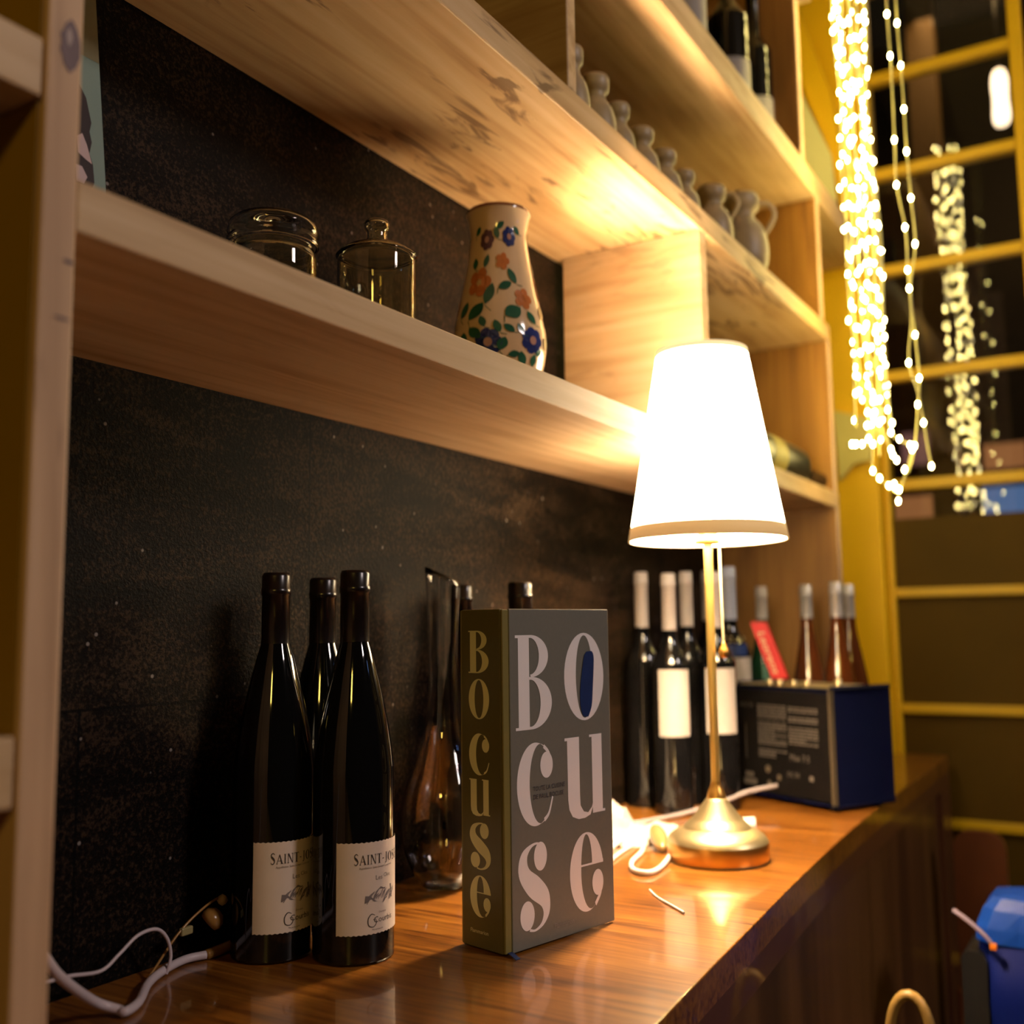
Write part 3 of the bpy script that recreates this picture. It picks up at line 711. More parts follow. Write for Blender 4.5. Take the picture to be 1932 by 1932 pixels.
# spine: text x runs from far edge to near corner as seen
SB = dict(B=(.2177,.2522), O=(.1807,.2131), c=(.1361,.1694), u=(.1039,.1332), s=(.0623,.0990), e=(.0255,.0578))
mb = MB(); b0, b1 = .0400, .0160
fs_ = lambda x, y: bp(-.00018, x, y-.0015)
for g, (y0, y1) in SB.items():
    w, h = b1-b0, y1-y0
    if g == 's':
        W = abs(w)
        sc = [strip2([(x*W, y*h) for x, y in [(.80,.93),(.62,.985),(.40,.965),(.20,.88),(.15,.75),(.24,.63),(.50,.50),(.76,.38),(.87,.27),(.87,.16),(.74,.06),(.52,.012),(.34,.03)]],
              [W*q for q in [.06,.045,.08,.20,.30,.36,.42,.38,.28,.18,.09,.05,.06]], 8)]+place2([GL['s'][1], GL['s'][2]], 0, W, 0, h)
        add2(mb, [([(b0-x, y0+y) for x, y in v], f) for v, f in sc], fs_, 0, dx*-.00004)
    else: add2(mb, place2(GL[g], b0, b1, y0, y1), fs_, 0, dx*-.00004)
v, f = text2('Flammarion', .0044)
add2(mb, [([(.0400-x, .0130+y) for x, y in v], f)], fs_)
mb.build('spine_lettering', M['letter_spine'], sp, fixn=False)
# ribbon marker poking out at the lower corner
rb = MB(); pts = spline([bp(.006,.004,.0015), bp(.004,-.003,.0012), bp(.003,-.010,-.0008)], 5)
for i, p in enumerate(pts[:-1]):
    q = pts[i+1]; d = dx*.0024
    rb.add([p-d, p+d, q+d, q-d, p-d+Vector((0,0,-.0004)), p+d+Vector((0,0,-.0004)), q+d+Vector((0,0,-.0004)), q-d+Vector((0,0,-.0004))], [(0,1,2,3),(7,6,5,4),(0,4,5,1),(1,5,6,2),(2,6,7,3),(3,7,4,0)])
rb.build('ribbon_marker', M['blue_ink'], bk)

# ================================================================== TABLE LAMP
LX, LY = 1.1156, .4212
lp = thing('table_lamp', 'brass table lamp with glowing white tapered shade', 'lamp', (LX,LY,.9))
c = (LX,LY,.9)
base = MB().lathe(c, [(0,.0),(.0540,.0),(.0545,.0022)], 64).lathe(c, [(.0545,.0022),(.0552,.0040),(.0552,.0190),(.0548,.0205)], 64, mi=1) \
  .lathe(c, [(.0548,.0205)]+sprof([(.0540,.0225),(.0510,.0265),(.0455,.0305),(.0395,.0335),(.0370,.0345),(.0355,.0365),(.0320,.0400),(.0275,.0440),(.0262,.0455),(.0225,.0500),(.0180,.0560),(.0140,.0615),(.0118,.0645),(.0105,.0655)],3), 64)
base.build('base', [M['brass'], M['brass_rim']], lp)
MB().lathe(c, sprof([(.0105,.0655),(.0100,.0690),(.0085,.0735),(.0060,.0790),(.0052,.0835)],3), 32).build('collar', M['brass_rim'], lp)
MB().lathe(c, [(.0048,.083),(.0048,.362)], 24).build('pole', M['brass_pole'], lp)
MB().lathe(c, [(.0048,.345),(.0145,.346),(.0145,.352),(.0110,.354),(.0110,.395),(0,.396)], 32).build('bulb_socket', M['brass_rim'], lp)
bulb = MB().lathe(c, sprof([(.012,.396),(.014,.405),(.024,.425),(.028,.445),(.024,.463),(.012,.474),(0,.477)],4), 32).build('light_bulb', M['bulb'], lp)
sb, st = .3500, .5690    # shade bottom and top heights
rb_, rt_ = .0885, .0515
def sr(z): return rb_+(rt_-rb_)*(z-sb)/(st-sb)
shd = MB().lathe(c, [(sr(sb+.016),sb+.016),(sr(st-.006),st-.006)], 72).build('shade', M['shade'], lp)
MB().lathe(c, [(sr(sb)-.0015,sb+.0005),(sr(st)-.0015,st-.0005)], 72).build('shade_lining', M['shade_in'], shd)
MB().lathe(c, [(sr(sb)-.0010,sb-.0003),(sr(sb)+.0010,sb),(sr(sb+.016)+.0008,sb+.016),(sr(sb+.016)-.0003,sb+.0163)], 72).build('trim_band', M['shade_band'], shd)
MB().lathe(c, [(sr(st-.006)+.0000,st-.0062),(sr(st-.006)+.0006,st-.006),(sr(st)+.0006,st),(sr(st)-.0012,st+.0002)], 72).build('top_band', M['shade_top'], shd)
sp_ = MB()
for a in (0, 2*pi/3, 4*pi/3): sp_.tube([(LX,LY,.9+.36),(LX+(sr(.36)-.0015)*cos(a+.5),LY+(sr(.36)-.0015)*sin(a+.5),.9+.36)], .0012, 6)
sp_.build('shade_spider', M['brass'], lp)
# pull chain and pendant knob
px, py = LX-.0012, LY-.0135
ch = MB()
for k in range(52): ch.ball((px+.00003*k, py-.00002*k, 1.2490-.0023*k), 0.00175, sub=1)
chn = ch.build('pull_chain', plain('pale_brass_chain', (.85,.75,.45), .3, .05, metal=.8), lp)
MB().lathe((px+.0015,py-.001,1.1180), sprof([(0,0),(.0035,.001),(.0055,.0045),(.0056,.0085),(.0036,.0130),(.0018,.0175),(0,.0180)],3), 20).build('pull_knob', M['brass_rim'], chn)

# lamp cord with inline switch, on the counter
def cord(name, label, pts, r, mat, n=8, cat='cable'):
    o = MB().tube(spline(pts, n), r, 10).build(name, mat); tag(o, label, cat); return o
cd = cord('lamp_cord', 'white lamp cord looping on the counter in front of the lamp base', [(1.169,.436,.9042),(1.215,.488,.9040),(1.215,.505,.906),(1.165,.487,.912),(1.090,.466,.9060),(1.040,.456,.9032),(1.0100,.4560,.9032),(1.012,.474,.9032),(1.045,.492,.9032),(1.100,.505,.9032),(1.16,.528,.9032),(1.24,.545,.9032)], .0028, M['white_plastic'])
sw = MB(); bm = bmesh.new(); bmesh.ops.create_uvsphere(bm, u_segments=24, v_segments=14, radius=1)
ang = math.atan2(.046,.075)
sw.bm(bm, 0, True, Matrix.Translation((1.140,.5020,.9115)) @ Matrix.Rotation(ang,4,'Z') @ Matrix.Rotation(radians(-12),4,'Y') @ Matrix.Diagonal((.034,.010,.0085,1)))
sw.build('inline_switch', plain('smoky_gold_switch', (.30,.20,.08), .2, .2), cd)
cord('white_cable', 'thin white cable lying in a flat loop behind the book', [(1.02,.512,.9024),(1.08,.524,.9024),(1.15,.534,.9024),(1.19,.550,.9024),(1.15,.566,.9024),(1.09,.566,.9024),(1.04,.552,.9024),(1.05,.538,.9024),(1.11,.540,.9068),(1.18,.560,.904)], .0022, M['white_plastic'])
cord('grey_cable', 'grey cable rising from the counter to the back of the radio', [(1.250,.585,.9030),(1.300,.565,.9035),(1.350,.545,.906),(1.400,.515,.9155),(1.435,.494,.924),(1.478,.4665,.9285)], .0026, plain('grey_cable_rubber', (.33,.29,.30), .4, .05))
pg = MB().lathe((1.282,.445,.9085), [(0,-.011),(.0075,-.0105),(.0080,-.004),(.0080,.004),(.0075,.0105),(0,.011)], 24, axis=(.4,-.9,.1)).build('cable_plug', M['white_plastic'])
tag(pg, 'small round white plug lying just behind the lamp base', 'plug')
# crumpled white paper bag behind the book
def crumple(name, label, cx, cy, sx, sy, h, mat, seed, peak=(-.4,.3), cat='paper'):
    rnd = random.Random(seed); n = 26; mb = MB(); vs = []; fs = []
    import mathutils.noise as N
    for j in range(n+1):
        for i in range(n+1):
            u, v = i/n*2-1, j/n*2-1
            # squircle footprint
            r = max(abs(u), abs(v)); 
            x, y = cx+u*sx*(1-.12*v*v), cy+v*sy*(1-.12*u*u)
            d = math.hypot(u-peak[0], v-peak[1])
            z = h*max(0, 1-d/1.5)**1.3*(1-r**6)
            nz = N.noise(Vector((u*2.6+seed, v*2.6, 0)))*.25+abs(N.noise(Vector((u*6+seed, v*6, 3))))*.22
            z += h*nz*(1-r**4)
            vs.append((x, y, max(.0006, z)+.9006))
    for j in range(n):
        for i in range(n):
            a = j*(n+1)+i; fs.append((a,a+1,a+n+2,a+n+1))
    mb.add(vs, fs, 0, False)
    o = mb.build(name, mat, solid=.0004); tag(o, label, cat); return o
crumple('paper_bag', 'crumpled white paper bag leaning against the wall behind the book', 1.165, .6150, .115, .048, .095, M['paper'], 4, (-.35,.2), 'bag')
crumple('paper_napkin', 'flat crumpled white napkin lying behind the lamp base', 1.195, .540, .075, .025, .014, plain('white_napkin', (.50,.46,.43), .7, .04, 40), 9, (.1,0), 'napkin')
cord('counter_glint', 'short white bar for a bright reflection on the counter before the lamp cord', [(.952,.430,.9012),(.930,.412,.9012),(.905,.384,.9012),(.893,.371,.9012)], .0011, M['white_plastic'], cat='strap')  # thin white bar stands for a bright reflection in the varnish

# ================================================================== RADIO
ra = thing('table_radio', 'dark navy table radio with printed back on the far end of the counter', 'radio', (1.50,.43,.9))
rc = Vector((1.4543,.3815,.9)); r1 = (Vector((1.545,.5507,.9))-rc); r1L = .1935; r1 = r1.normalized(); r2 = Vector((r1.y,-r1.x,0)); r2L = .1175
z0r, z1r = .908, 1.0655
def rp(a, b, z): p = rc+r1*a+r2*b; return (p.x, p.y, z)
def rbox(mb, a0, a1, b0, b1, z0, z1, mi=0, bev=.003):
    bm = bmesh.new(); bmesh.ops.create_cube(bm, size=1)
    for v in bm.verts: v.co = Vector(rp(a0+(v.co.x+.5)*(a1-a0), b0+(v.co.y+.5)*(b1-b0), z0+(v.co.z+.5)*(z1-z0)))
    if bev: bmesh.ops.bevel(bm, geom=bm.edges[:], offset=bev, segments=3, affect='EDGES', profile=.5)
    return mb.bm(bm, mi)
case = rbox(MB(), 0, r1L, .004, r2L, z0r, z1r, bev=.004).build('case', M['navy'], ra)
rbox(MB(), .005, r1L-.005, .0005, .0042, z0r+.005, z1r-.005, bev=.001).build('back_plate', M['radio_face'], ra)
tr = MB(); rbox(tr, -.0012, .0035, .0003, .0060, z0r+.002, z1r-.001, bev=.001); tr.build('edge_trim', M['radio_trim'], ra)
rbox(MB(), .006, r1L-.006, .012, r2L-.006, z1r-.0004, z1r+.0012, bev=.0005).build('top_plate', M['brass'], ra)
for a, b in ((.015,.018),(.015,r2L-.018),(r1L-.015,.018),(r1L-.015,r2L-.018)):
    p = rp(a,b,0); MB().lathe((p[0],p[1],.9), [(0,.0),(.008,.0),(.0085,.002),(.0085,.0082),(0,.0083)], 20).build('foot', M['black'], ra)
for a in (.0855,.113,.1335,.0600):
    p = rp(a,.020,0); MB().lathe((p[0],p[1],z1r+.0012), [(.0055,0),(.0055,.006),(.0045,.0075),(0,.0076)], 20).build('control_knob', M['brass'], ra)
p = rp(.020,.040,0); MB().lathe((p[0],p[1],z1r+.0012), [(.0060,0),(.0060,.009),(.0045,.0105),(0,.0106)], 20).build('control_knob', M['brass'], ra)
# printed text: seen from the camera, left is a = r1L
tf = lambda x, y: rp(r1L-x, .0003, z0r+y)
mb = MB(); rnd = random.Random(5)
def lines(x, w, y, n, step, h):
    for k in range(n):
        xx = x
        end = x+w*(1 if rnd.random() < .7 else .6)
        while xx < end:
            q = .002+rnd.random()*.006
            add2(mb, [rect2(xx, min(end, xx+q), y-k*step, y-k*step+h)], tf); xx += q+.0012
lines(.052, .058, .128, 5, .0042, .0022); lines(.052, .058, .103, 8, .0042, .0022); lines(.052, .058, .064, 3, .0042, .0022)
lines(.114, .056, .127, 2, .0042, .0024); lines(.114, .056, .113, 2, .0042, .0024); lines(.114, .056, .099, 6, .0042, .0022)
mb.build('text_block', M['radio_text'], ra, fixn=False)
for sh_ in [text2('AUX IN', .0080, .016, .126), text2('Max 7.5', .0120, .114, .055), text2('DC IN', .0085, .108, .032)]:
    add2(MB(), [sh_], tf).build('port_lettering', M['radio_text'], ra, fixn=False)
for sh_ in [rect2(.018,.046,.013,.0205), rect2(.022,.040,.024,.030), rect2(.150,.158,.030,.036), rect2(.0255,.0268,.05,.10)]:
    add2(MB(), [sh_], tf).build('rating_mark', M['radio_text'], ra, fixn=False)
for x, y, r in ((.070,.038,.005),(.092,.028,.004),(.072,.018,.004)):
    p = rp(r1L-x, .0008, z0r+y); MB().lathe(p, [(r,0),(r,.0015),(r*.5,.0016),(r*.5,.0006),(0,.0006)], 18, axis=tuple(-r2)).build('socket', M['radio_trim'], ra)

# red box leaning behind the radio
rx = thing('red_box', 'small red box with cream lettering tilted on top of the radio', 'box', (1.545,.475,1.067))
def qp(a, b, z):   # a across (image right), b depth, z along the box, leaning
    base = Vector((1.5400,.4860,1.0668)); ax = Vector((.12,-.992,0)); up = (Vector((0,0,1))*.945+Vector((-.04,.325,0))).normalized(); dp = Vector((.992,.12,0))
    return tuple(base+ax*a+dp*b+up*z)
def qbox(mb, a0,a1,b0,b1,z0,z1, mi=0, bev=.001):
    bm = bmesh.new(); bmesh.ops.create_cube(bm, size=1)
    for v in bm.verts: v.co = Vector(qp(a0+(v.co.x+.5)*(a1-a0), b0+(v.co.y+.5)*(b1-b0), z0+(v.co.z+.5)*(z1-z0)))
    bmesh.ops.bevel(bm, geom=bm.edges[:], offset=bev, segments=2, affect='EDGES'); return mb.bm(bm, mi)
fb = qbox(MB(), 0, .024, 0, .016, .0082, .098).build('carton', M['red'], rx)
v, f = text2('Leoreos', .0235, 0, 0, .86)
mb = MB(); mb.add([qp(.0060+y*.70, -.0003, .0830-x) for x, y in v], f)
mb.build('carton_lettering', M['cream'], fb, fixn=False)

# ================================================================== SHELF ITEMS
# painted vase
c = (.8982,.5600,1.3868)
va = thing('painted_vase', 'cream ceramic vase painted with blue flowers and green leaves', 'vase', c)
VP = sprof([(.0340,0),(.0385,.010),(.0440,.028),(.0478,.048),(.0486,.064),(.0460,.084),(.0396,.114),(.0338,.144),(.0302,.168),(.0297,.180),(.0318,.194),(.0341,.200)], 6)
def vr(z):
    for (r0,z0),(r1,z1) in zip(VP, VP[1:]):
        if z0 <= z <= z1: return r0+(r1-r0)*(z-z0)/max(1e-9, z1-z0)
    return VP[-1][0]
mb = MB().lathe(c, [(0,.0)]+VP, 72, mi=0)
mb.lathe(c, [(.0341,.2000),(.0343,.2030),(.0330,.2040),(.0312,.2025),(.0305,.197),(.0285,.186),(.0280,.17),(.033,.13),(.043,.07),(.033,.01),(0,.008)], 72, mi=1)
va0 = view_angle(c[0],c[1])
def vmap(s, z, off=.0002):
    z = min(max(z, .001), .2005); r = vr(z)+off; a = va0+s/.04
    return (c[0]+r*cos(a), c[1]+r*sin(a), c[2]+z)
def deco(mb, shapes, mi, off=.0002):
    for vs, fs in shapes: mb.add([vmap(x, y, off) for x, y in vs], fs, mi, True)
def leaf(cx, cz, L, W, ang):
    n = 7; pts = []
    for k in range(n+1): t = k/n; pts.append((t*L-L/2, W/2*sin(pi*t)**.8))
    for k in range(n-1, 0, -1): t = k/n; pts.append((t*L-L/2, -W/2*sin(pi*t)**.8))
    ca, sa = cos(ang), sin(ang)
    return poly2([(cx+x*ca-y*sa, cz+x*sa+y*ca) for x, y in pts])
def flower(cx, cz, r, petals=7):
    out = []
    for k in range(petals):
        a = 2*pi*k/petals; out.append(ell2(cx+r*.6*cos(a), cz+r*.72*sin(a), r*.42, r*.5, 10))
    return out
rnd = random.Random(12)
for rep in range(3):
    o = (rep-1)*.084; 
    for fx, fz, r in ((-.016,.165,.0090),(.014,.168,.0085),(-.010,.052,.0110),(.030,.056,.0105)):
        deco(mb, flower(o+fx, fz, r*1.1)+[ell2(o+fx, fz, r*.8, r*.9, 16)], 3 if fx > -.012 else 5, .0007); deco(mb, [ell2(o+fx, fz, r*.34, r*.42, 12)], 6, .0011)
    for fx, fz, r in ((-.022,.118,.0125),(.004,.140,.0075),(.024,.100,.0090)):
        deco(mb, flower(o+fx, fz, r*1.1, 5)+[ell2(o+fx, fz, r*.7, r*.8, 16)], 4, .0007)
    for lx, lz, L, W, an in ((-.003,.172,.013,.007,1.9),(.002,.180,.012,.006,.6),(.026,.176,.011,.006,2.4),(-.030,.176,.011,.006,.8),(-.030,.140,.012,.007,1.7),(-.015,.141,.014,.006,1.3),
                             (.014,.124,.017,.007,2.0),(.006,.113,.014,.008,.5),(-.010,.104,.022,.009,1.3),(-.022,.086,.020,.011,.9),(.012,.084,.016,.013,.6),(.030,.080,.014,.007,2.1),(-.036,.090,.017,.008,1.2),
                             (-.022,.063,.015,.009,2.3),(-.015,.074,.012,.006,1.9),(-.002,.068,.013,.006,1.9),(.002,.050,.013,.008,1.2),(.008,.066,.011,.006,2.4),(.018,.066,.011,.005,2.0),(.012,.040,.010,.006,.3),
                             (.020,.036,.014,.007,1.8),(.032,.036,.012,.006,1.4),(.038,.045,.010,.005,.9),(-.034,.058,.014,.008,1.5),(-.020,.036,.012,.006,.5),(-.002,.030,.012,.006,.9)):
        deco(mb, [leaf(o+lx, lz, L*1.1, W*1.15, an)], 2, .0009)
        a2 = an+.4; deco(mb, [strip2([(o+lx-L*.6*cos(an), lz-L*.6*sin(an)), (o+lx-L*.9*cos(a2), lz-L*.9*sin(a2))], [.0008,.0006], 3)], 2, .0006)
mb.build('vase_body', [M['glaze'], M['v_rim'], M['v_green'], M['v_blue'], M['v_orange'], M['v_plum'], M['v_heart']], va, fixn=False)

# apothecary bottle
c = (.6943,.5600,1.3868)
gb = thing('glass_bottle', 'small clear apothecary bottle with short neck on the low shelf', 'bottle', c)
MB().lathe(c, [(0,.0)]+sprof([(.0300,.0005),(.0340,.004),(.0345,.012),(.0345,.088),(.0335,.0945),(.0280,.1000),(.0170,.1045),(.0105,.1075),(.0092,.1110),(.0092,.1170)],3)+[(.0112,.1190),(.0115,.1235),(.0100,.1262),(.0080,.1262)], 56).build('bottle_body', M['old_glass'], gb, solid=.0022)
# clip-top jar
c = (.5674,.5600,1.3868)
gj = thing('glass_jar', 'wide clear glass jar with rounded lid on the low shelf', 'jar', c)
MB().lathe(c, [(0,.001)]+sprof([(.0290,.0005),(.0330,.004),(.0335,.012),(.0335,.052),(.0318,.0575),(.0312,.0620)],3), 56).build('jar_body', M['old_glass'], gj, solid=.002)
MB().lathe(c, [(.0335,.0625),(.0350,.0635),(.0350,.0675),(.0338,.0690),(.0338,.0720),(.0348,.0728),(.0340,.0790),(.0305,.0825),(.0220,.0838),(0,.0840)], 56).build('lid', M['thin_glass'], gj, solid=.0016)

# leaning card with print behind the post
cdx = thing('leaning_card', 'pale teal printed card leaning on the wall behind the pine post', 'card', (.44,.64,1.3868))
def cp(a, z, off=0):   # a leftwards from right edge ; card leans back
    y = .6180+(z-1.3868)*.155
    return (.4660-a+(z-1.3868)*.024, y-off, z)
def cquad(mb, a0,a1,z0,z1,off,th,mi=0):
    vs = [cp(a0,z0,off),cp(a1,z0,off),cp(a1,z1,off),cp(a0,z1,off)]+[cp(a0,z0,off-th),cp(a1,z0,off-th),cp(a1,z1,off-th),cp(a0,z1,off-th)]
    mb.add(vs, [(0,1,2,3),(7,6,5,4),(0,4,5,1),(1,5,6,2),(2,6,7,3),(3,7,4,0)], mi)
mb = MB(); cquad(mb, 0, .11, 1.3870, 1.66, .0015, .0015, 0)
cb = mb.build('card_sheet', M['teal_card'], cdx)
mb = MB(); mb.add([cp(.0002,1.5800,.0018),cp(.1,1.5800,.0018),cp(.1,1.6595,.0018),cp(.0002,1.6595,.0018)], [(0,1,2,3)], 0)
add2(mb, [poly2([(.0100,1.478),(.0105,1.492),(.0130,1.500),(.0105,1.510),(.0120,1.518),(.0100,1.526),(.0135,1.545),(.020,1.556),(.040,1.562),(.06,1.55),(.07,1.50),(.06,1.455),(.02,1.455)])], lambda x,y: cp(x,y,.0020), 1)
add2(mb, [poly2([(.0115,1.492),(.0150,1.506),(.0185,1.514),(.0230,1.510),(.0225,1.497),(.0170,1.494)]), poly2([(.0160,1.480),(.0200,1.487),(.0250,1.487),(.0250,1.474),(.0190,1.474)])], lambda x,y: cp(x,y,.0023), 2)
mb.build('card_print', [M['olive_card'], M['card_dark'], M['card_pink']], cb, fixn=False)

# stoneware jugs in a row on the middle shelf
def jug(name, label, c, r, h, handle, lipr=.68):
    t = thing(name, label, 'jug', c, 'stoneware jugs in a row on the middle shelf')
    P = sprof([(r*.72,0),(r*.95,h*.10),(r,h*.32),(r*.86,h*.54),(r*.56,h*.68),(r*.50,h*.74),(r*.54,h*.79)],4)+[(r*lipr,h*.82),(r*(lipr+.03),h*.96),(r*(lipr-.04),h),(r*(lipr-.25),h*.985),(r*.30,h*.9),(0,h*.88)]
    MB().lathe(c, [(0,0)]+P, 32).build('jug_body', M['stone'], t)
    if handle:
        d = Vector((.35,-.94,0)).normalized()
        pts = [Vector(c)+d*(r*.48)+Vector((0,0,h*.90)), Vector(c)+d*(r*1.05)+Vector((0,0,h*.88)), Vector(c)+d*(r*1.25)+Vector((0,0,h*.72)), Vector(c)+d*(r*.88)+Vector((0,0,h*.50))]
        MB().tube(spline(pts, 6), r*.10, 8).build('handle', M['stone'], t)
    return t
JL = ['first from the left, beside the upright divider','second from the left in the row','third from the left in the row','fourth from the left in the row','fifth from the left in the row','sixth from the left in the row']
for (x, y, r, h), lab in zip([(.953,.500,.0215,.0960),(1.013,.500,.0240,.0905),(1.072,.500,.0215,.0830),(1.138,.500,.0240,.0800),(1.210,.500,.0240,.0805),(1.278,.500,.0225,.0790)], JL):
    jug('stoneware_jug', 'small grey stoneware jug on the middle shelf, '+lab, (x,y,1.6882), r, h, False)
jug('stoneware_jug', 'taller grey stoneware jug with handle on the middle shelf, second from the right', (1.385,.500,1.6882), .0300, .0960, True)
jug('stoneware_jug', 'largest grey stoneware jug with handle, rightmost on the middle shelf', (1.500,.495,1.6882), .0400, .1240, True)
o = MB().ball((1.745,.510,1.6882+.016), .016, sub=2).build('orange_fruit', M['orange']); tag(o, 'small orange ball at the right end of the middle shelf', 'fruit')

# ================================================================== LEFT CABLES
cord('thick_cable', 'thick white cable sagging on the counter beside the left post', [(.3700,.560,1.005),(.3865,.570,.981),(.4008,.575,.9647),(.4192,.585,.946),(.4457,.600,.9259),(.4676,.610,.9109),(.4790,.604,.9045),(.4800,.598,.9040),(.4967,.6054,.9040),(.5253,.6306,.9040),(.5510,.6443,.9040),(.5762,.6503,.9040),(.5917,.6450,.9040)], .0032, M['white_cable'])
cord('shaded_cable_end', 'thick cable end behind the leftmost wine bottle, its shade put in as brown', [(.5920,.6449,.9040),(.604,.6440,.9045),(.622,.6455,.9050)], [.0040]*17, M['amber'], cat='plug')  # brown colour stands for shade on the end of the white cable
cord('thin_cable', 'thin white cable arching up against the dark wall at the left', [(.4200,.640,.9262),(.4355,.640,.9243),(.4461,.640,.9246),(.4667,.640,.9236),(.4919,.640,.9201),(.5070,.640,.9275),(.5225,.640,.9363),(.5390,.640,.9367),(.5490,.640,.9279),(.5529,.640,.9155),(.5512,.640,.9065),(.5500,.641,.9020)], .0013, M['white_cable'])
ac = thing('amber_charm', 'small amber plastic tag on a brown string by the leftmost bottle', 'tag', (.56,.645,.9))
MB().tube(spline([(.5370,.645,.9025),(.5418,.645,.9064),(.5608,.645,.9242),(.5759,.645,.9342),(.5915,.645,.9413),(.6023,.645,.9442)],6), .0010, 8).build('string', M['amber'], ac)
MB().box(.566,.577,.643,.647,.9240,.9300,bev=.001).build('tag_plate', plain('olive_plate', (.34,.28,.12), .4, .1), ac)
MB().lathe((.594,.646,.9270), [(0,0),(.008,.0005),(.0095,.004),(.0085,.008),(.004,.012),(0,.0125)], 20, axis=(.6,-.5,.7)).build('amber_bead', M['amber'], ac)
MB().lathe((.6045,.646,.9395), [(0,0),(.0035,.001),(.0042,.004),(.0035,.007),(0,.008)], 16, axis=(.6,-.5,.7)).build('end_cap', plain('pale_gold_cap', (.5,.38,.14), .4, .1), ac)

# ================================================================== FAIRY LIGHTS
fb_me = MB().ball((0,0,0), .0031, sub=1, sq=(1,1,1.3)).build('bulb', M['fairy']); fairy_mesh = fb_me.data
bpy.data.objects.remove(fb_me)
dim_mesh = fairy_mesh.copy(); dim_mesh.materials[0] = M['fairy_dim']
FS = .892
def fsc(p): return Vector((p[0]*FS, p[1]*FS, 1.153+(p[2]-1.153)*FS))
def strand(label, pts, bulbs, group=None, wr=.0014, cat='string lights', dim=.15, seed=0):
    rnd = random.Random(seed); pts = [fsc(p) for p in pts]; bulbs = [fsc(p) for p in bulbs]
    t = thing('fairy_light_strand', label, cat, tuple(pts[0]), group)
    MB().tube(spline(pts, 5), wr, 6).build('wire', M['wire'], t)
    off = Vector(pts[0])
    for p in bulbs:
        b = bpy.data.objects.new('bulb', dim_mesh if rnd.random() < dim else fairy_mesh); COL.objects.link(b)
        b.parent = t; b.location = Vector(p)-off
    return t
FG = 'strands of the dense fairy light bundle'
FL = 'strand in the dense glowing bundle of fairy lights on the yellow post'
rnd = random.Random(21)
NST = 11
for s in range(NST):
    y0 = .4420-.0060*s+rnd.uniform(-.003,.003); x0 = 1.95+rnd.uniform(-.03,.03)
    zb = 1.50+rnd.uniform(0,.10)-(.05 if 3 <= s <= 6 else 0)
    pts = []; z = 2.56; ph = rnd.uniform(0,6)
    top_shift = .010
    while z > zb:
        u = (z-zb)/(2.56-zb)
        pts.append((x0+.006*sin(z*9+ph), y0+.0045*sin(z*13+ph)+.004*u-(.010*(1-u) if s > 2 else .0), z)); z -= .055
    bulbs = []; q = rnd.uniform(0,.04); zz = 2.54-q
    while zz > zb:
        # position on the wire
        k = min(len(pts)-2, max(0, int((2.56-zz)/.055))); f_ = (2.56-zz)/.055-k
        a, b = Vector(pts[k]), Vector(pts[k+1]); p = a+(b-a)*min(1,max(0,f_))
        p += Vector((rnd.uniform(-.004,.004), rnd.uniform(-.005,.005), 0)); bulbs.append(p); zz -= rnd.uniform(.032,.056)
    strand(FL, pts, bulbs, FG, seed=s)
X = 1.95
Lp = [(.3437,2.50),(.3437,2.3927),(.3446,2.2986),(.3431,2.2143),(.3432,2.1376),(.3440,2.0493),(.3447,1.9619),(.3341,1.8779),(.3337,1.7972),(.3328,1.7620),(.3323,1.7022),(.3409,1.6245),(.3284,1.5689),(.3215,1.5117),(.3162,1.4611),(.3124,1.4320)]
Rp = [(.3310,2.48),(.3296,2.3661),(.3292,2.2807),(.3270,2.1956),(.3258,2.1086),(.3254,2.0259),(.3227,1.9352),(.3200,1.8466),(.3325,1.7669),(.3290,1.6769),(.3261,1.5959),(.3313,1.5478),(.3407,1.4732),(.3541,1.4262)]
strand('thin fairy light strand hanging left of its twin before the glass door', [(X,y,z) for y,z in Lp], [(X-.003,Lp[i][0],Lp[i][1]) for i in (2,3,5,6,7,8,9,11,13,15)], seed=31, dim=.0)
strand('thin fairy light strand hanging right of its twin before the glass door', [(X+.01,y,z) for y,z in Rp], [(X+.007,Rp[i][0],Rp[i][1]) for i in (2,3,4,5,6,7,9,10,11,12)], seed=32, dim=.0)
loops = [([(.4000,1.64),(.3971,1.6177),(.3773,1.5457),(.3760,1.4984),(.3444,1.4717),(.3412,1.4636),(.3667,1.3935),(.3847,1.4018),(.4111,1.4314),(.4086,1.4803),(.404,1.52)], [3,4,5,6,7,8,9], 'lowest looping fairy light wire hanging under the dense bundle'),
         ([(.4080,1.62),(.4047,1.5590),(.3955,1.5183),(.3776,1.4673),(.3685,1.4469)], [1,2,3,4], 'short fairy light tail hanging inside the lowest loop'),
         ([(.4180,1.60),(.4151,1.5404),(.4157,1.4909),(.4274,1.4822),(.4455,1.4841)], [1,2,3,4], 'fairy light tail curling left over the pale glow patch'),
         ([(.3800,1.4010),(.3753,1.4039),(.3695,1.3938),(.3696,1.3726)], [1,2,3], 'lowest dangling fairy light tip below the loop')]
for n_, (pp, bi, lab) in enumerate(loops):
    P3 = [(X-.012,y,z) for y,z in pp]
    bl = [(X-.014,pp[i][0],pp[i][1]) for i in bi]
    bl += [(X-.014,(pp[i][0]+pp[i-1][0])/2+.002,(pp[i][1]+pp[i-1][1])/2) for i in bi[1::2]]
    strand(lab, P3, bl, seed=50+n_, dim=0)

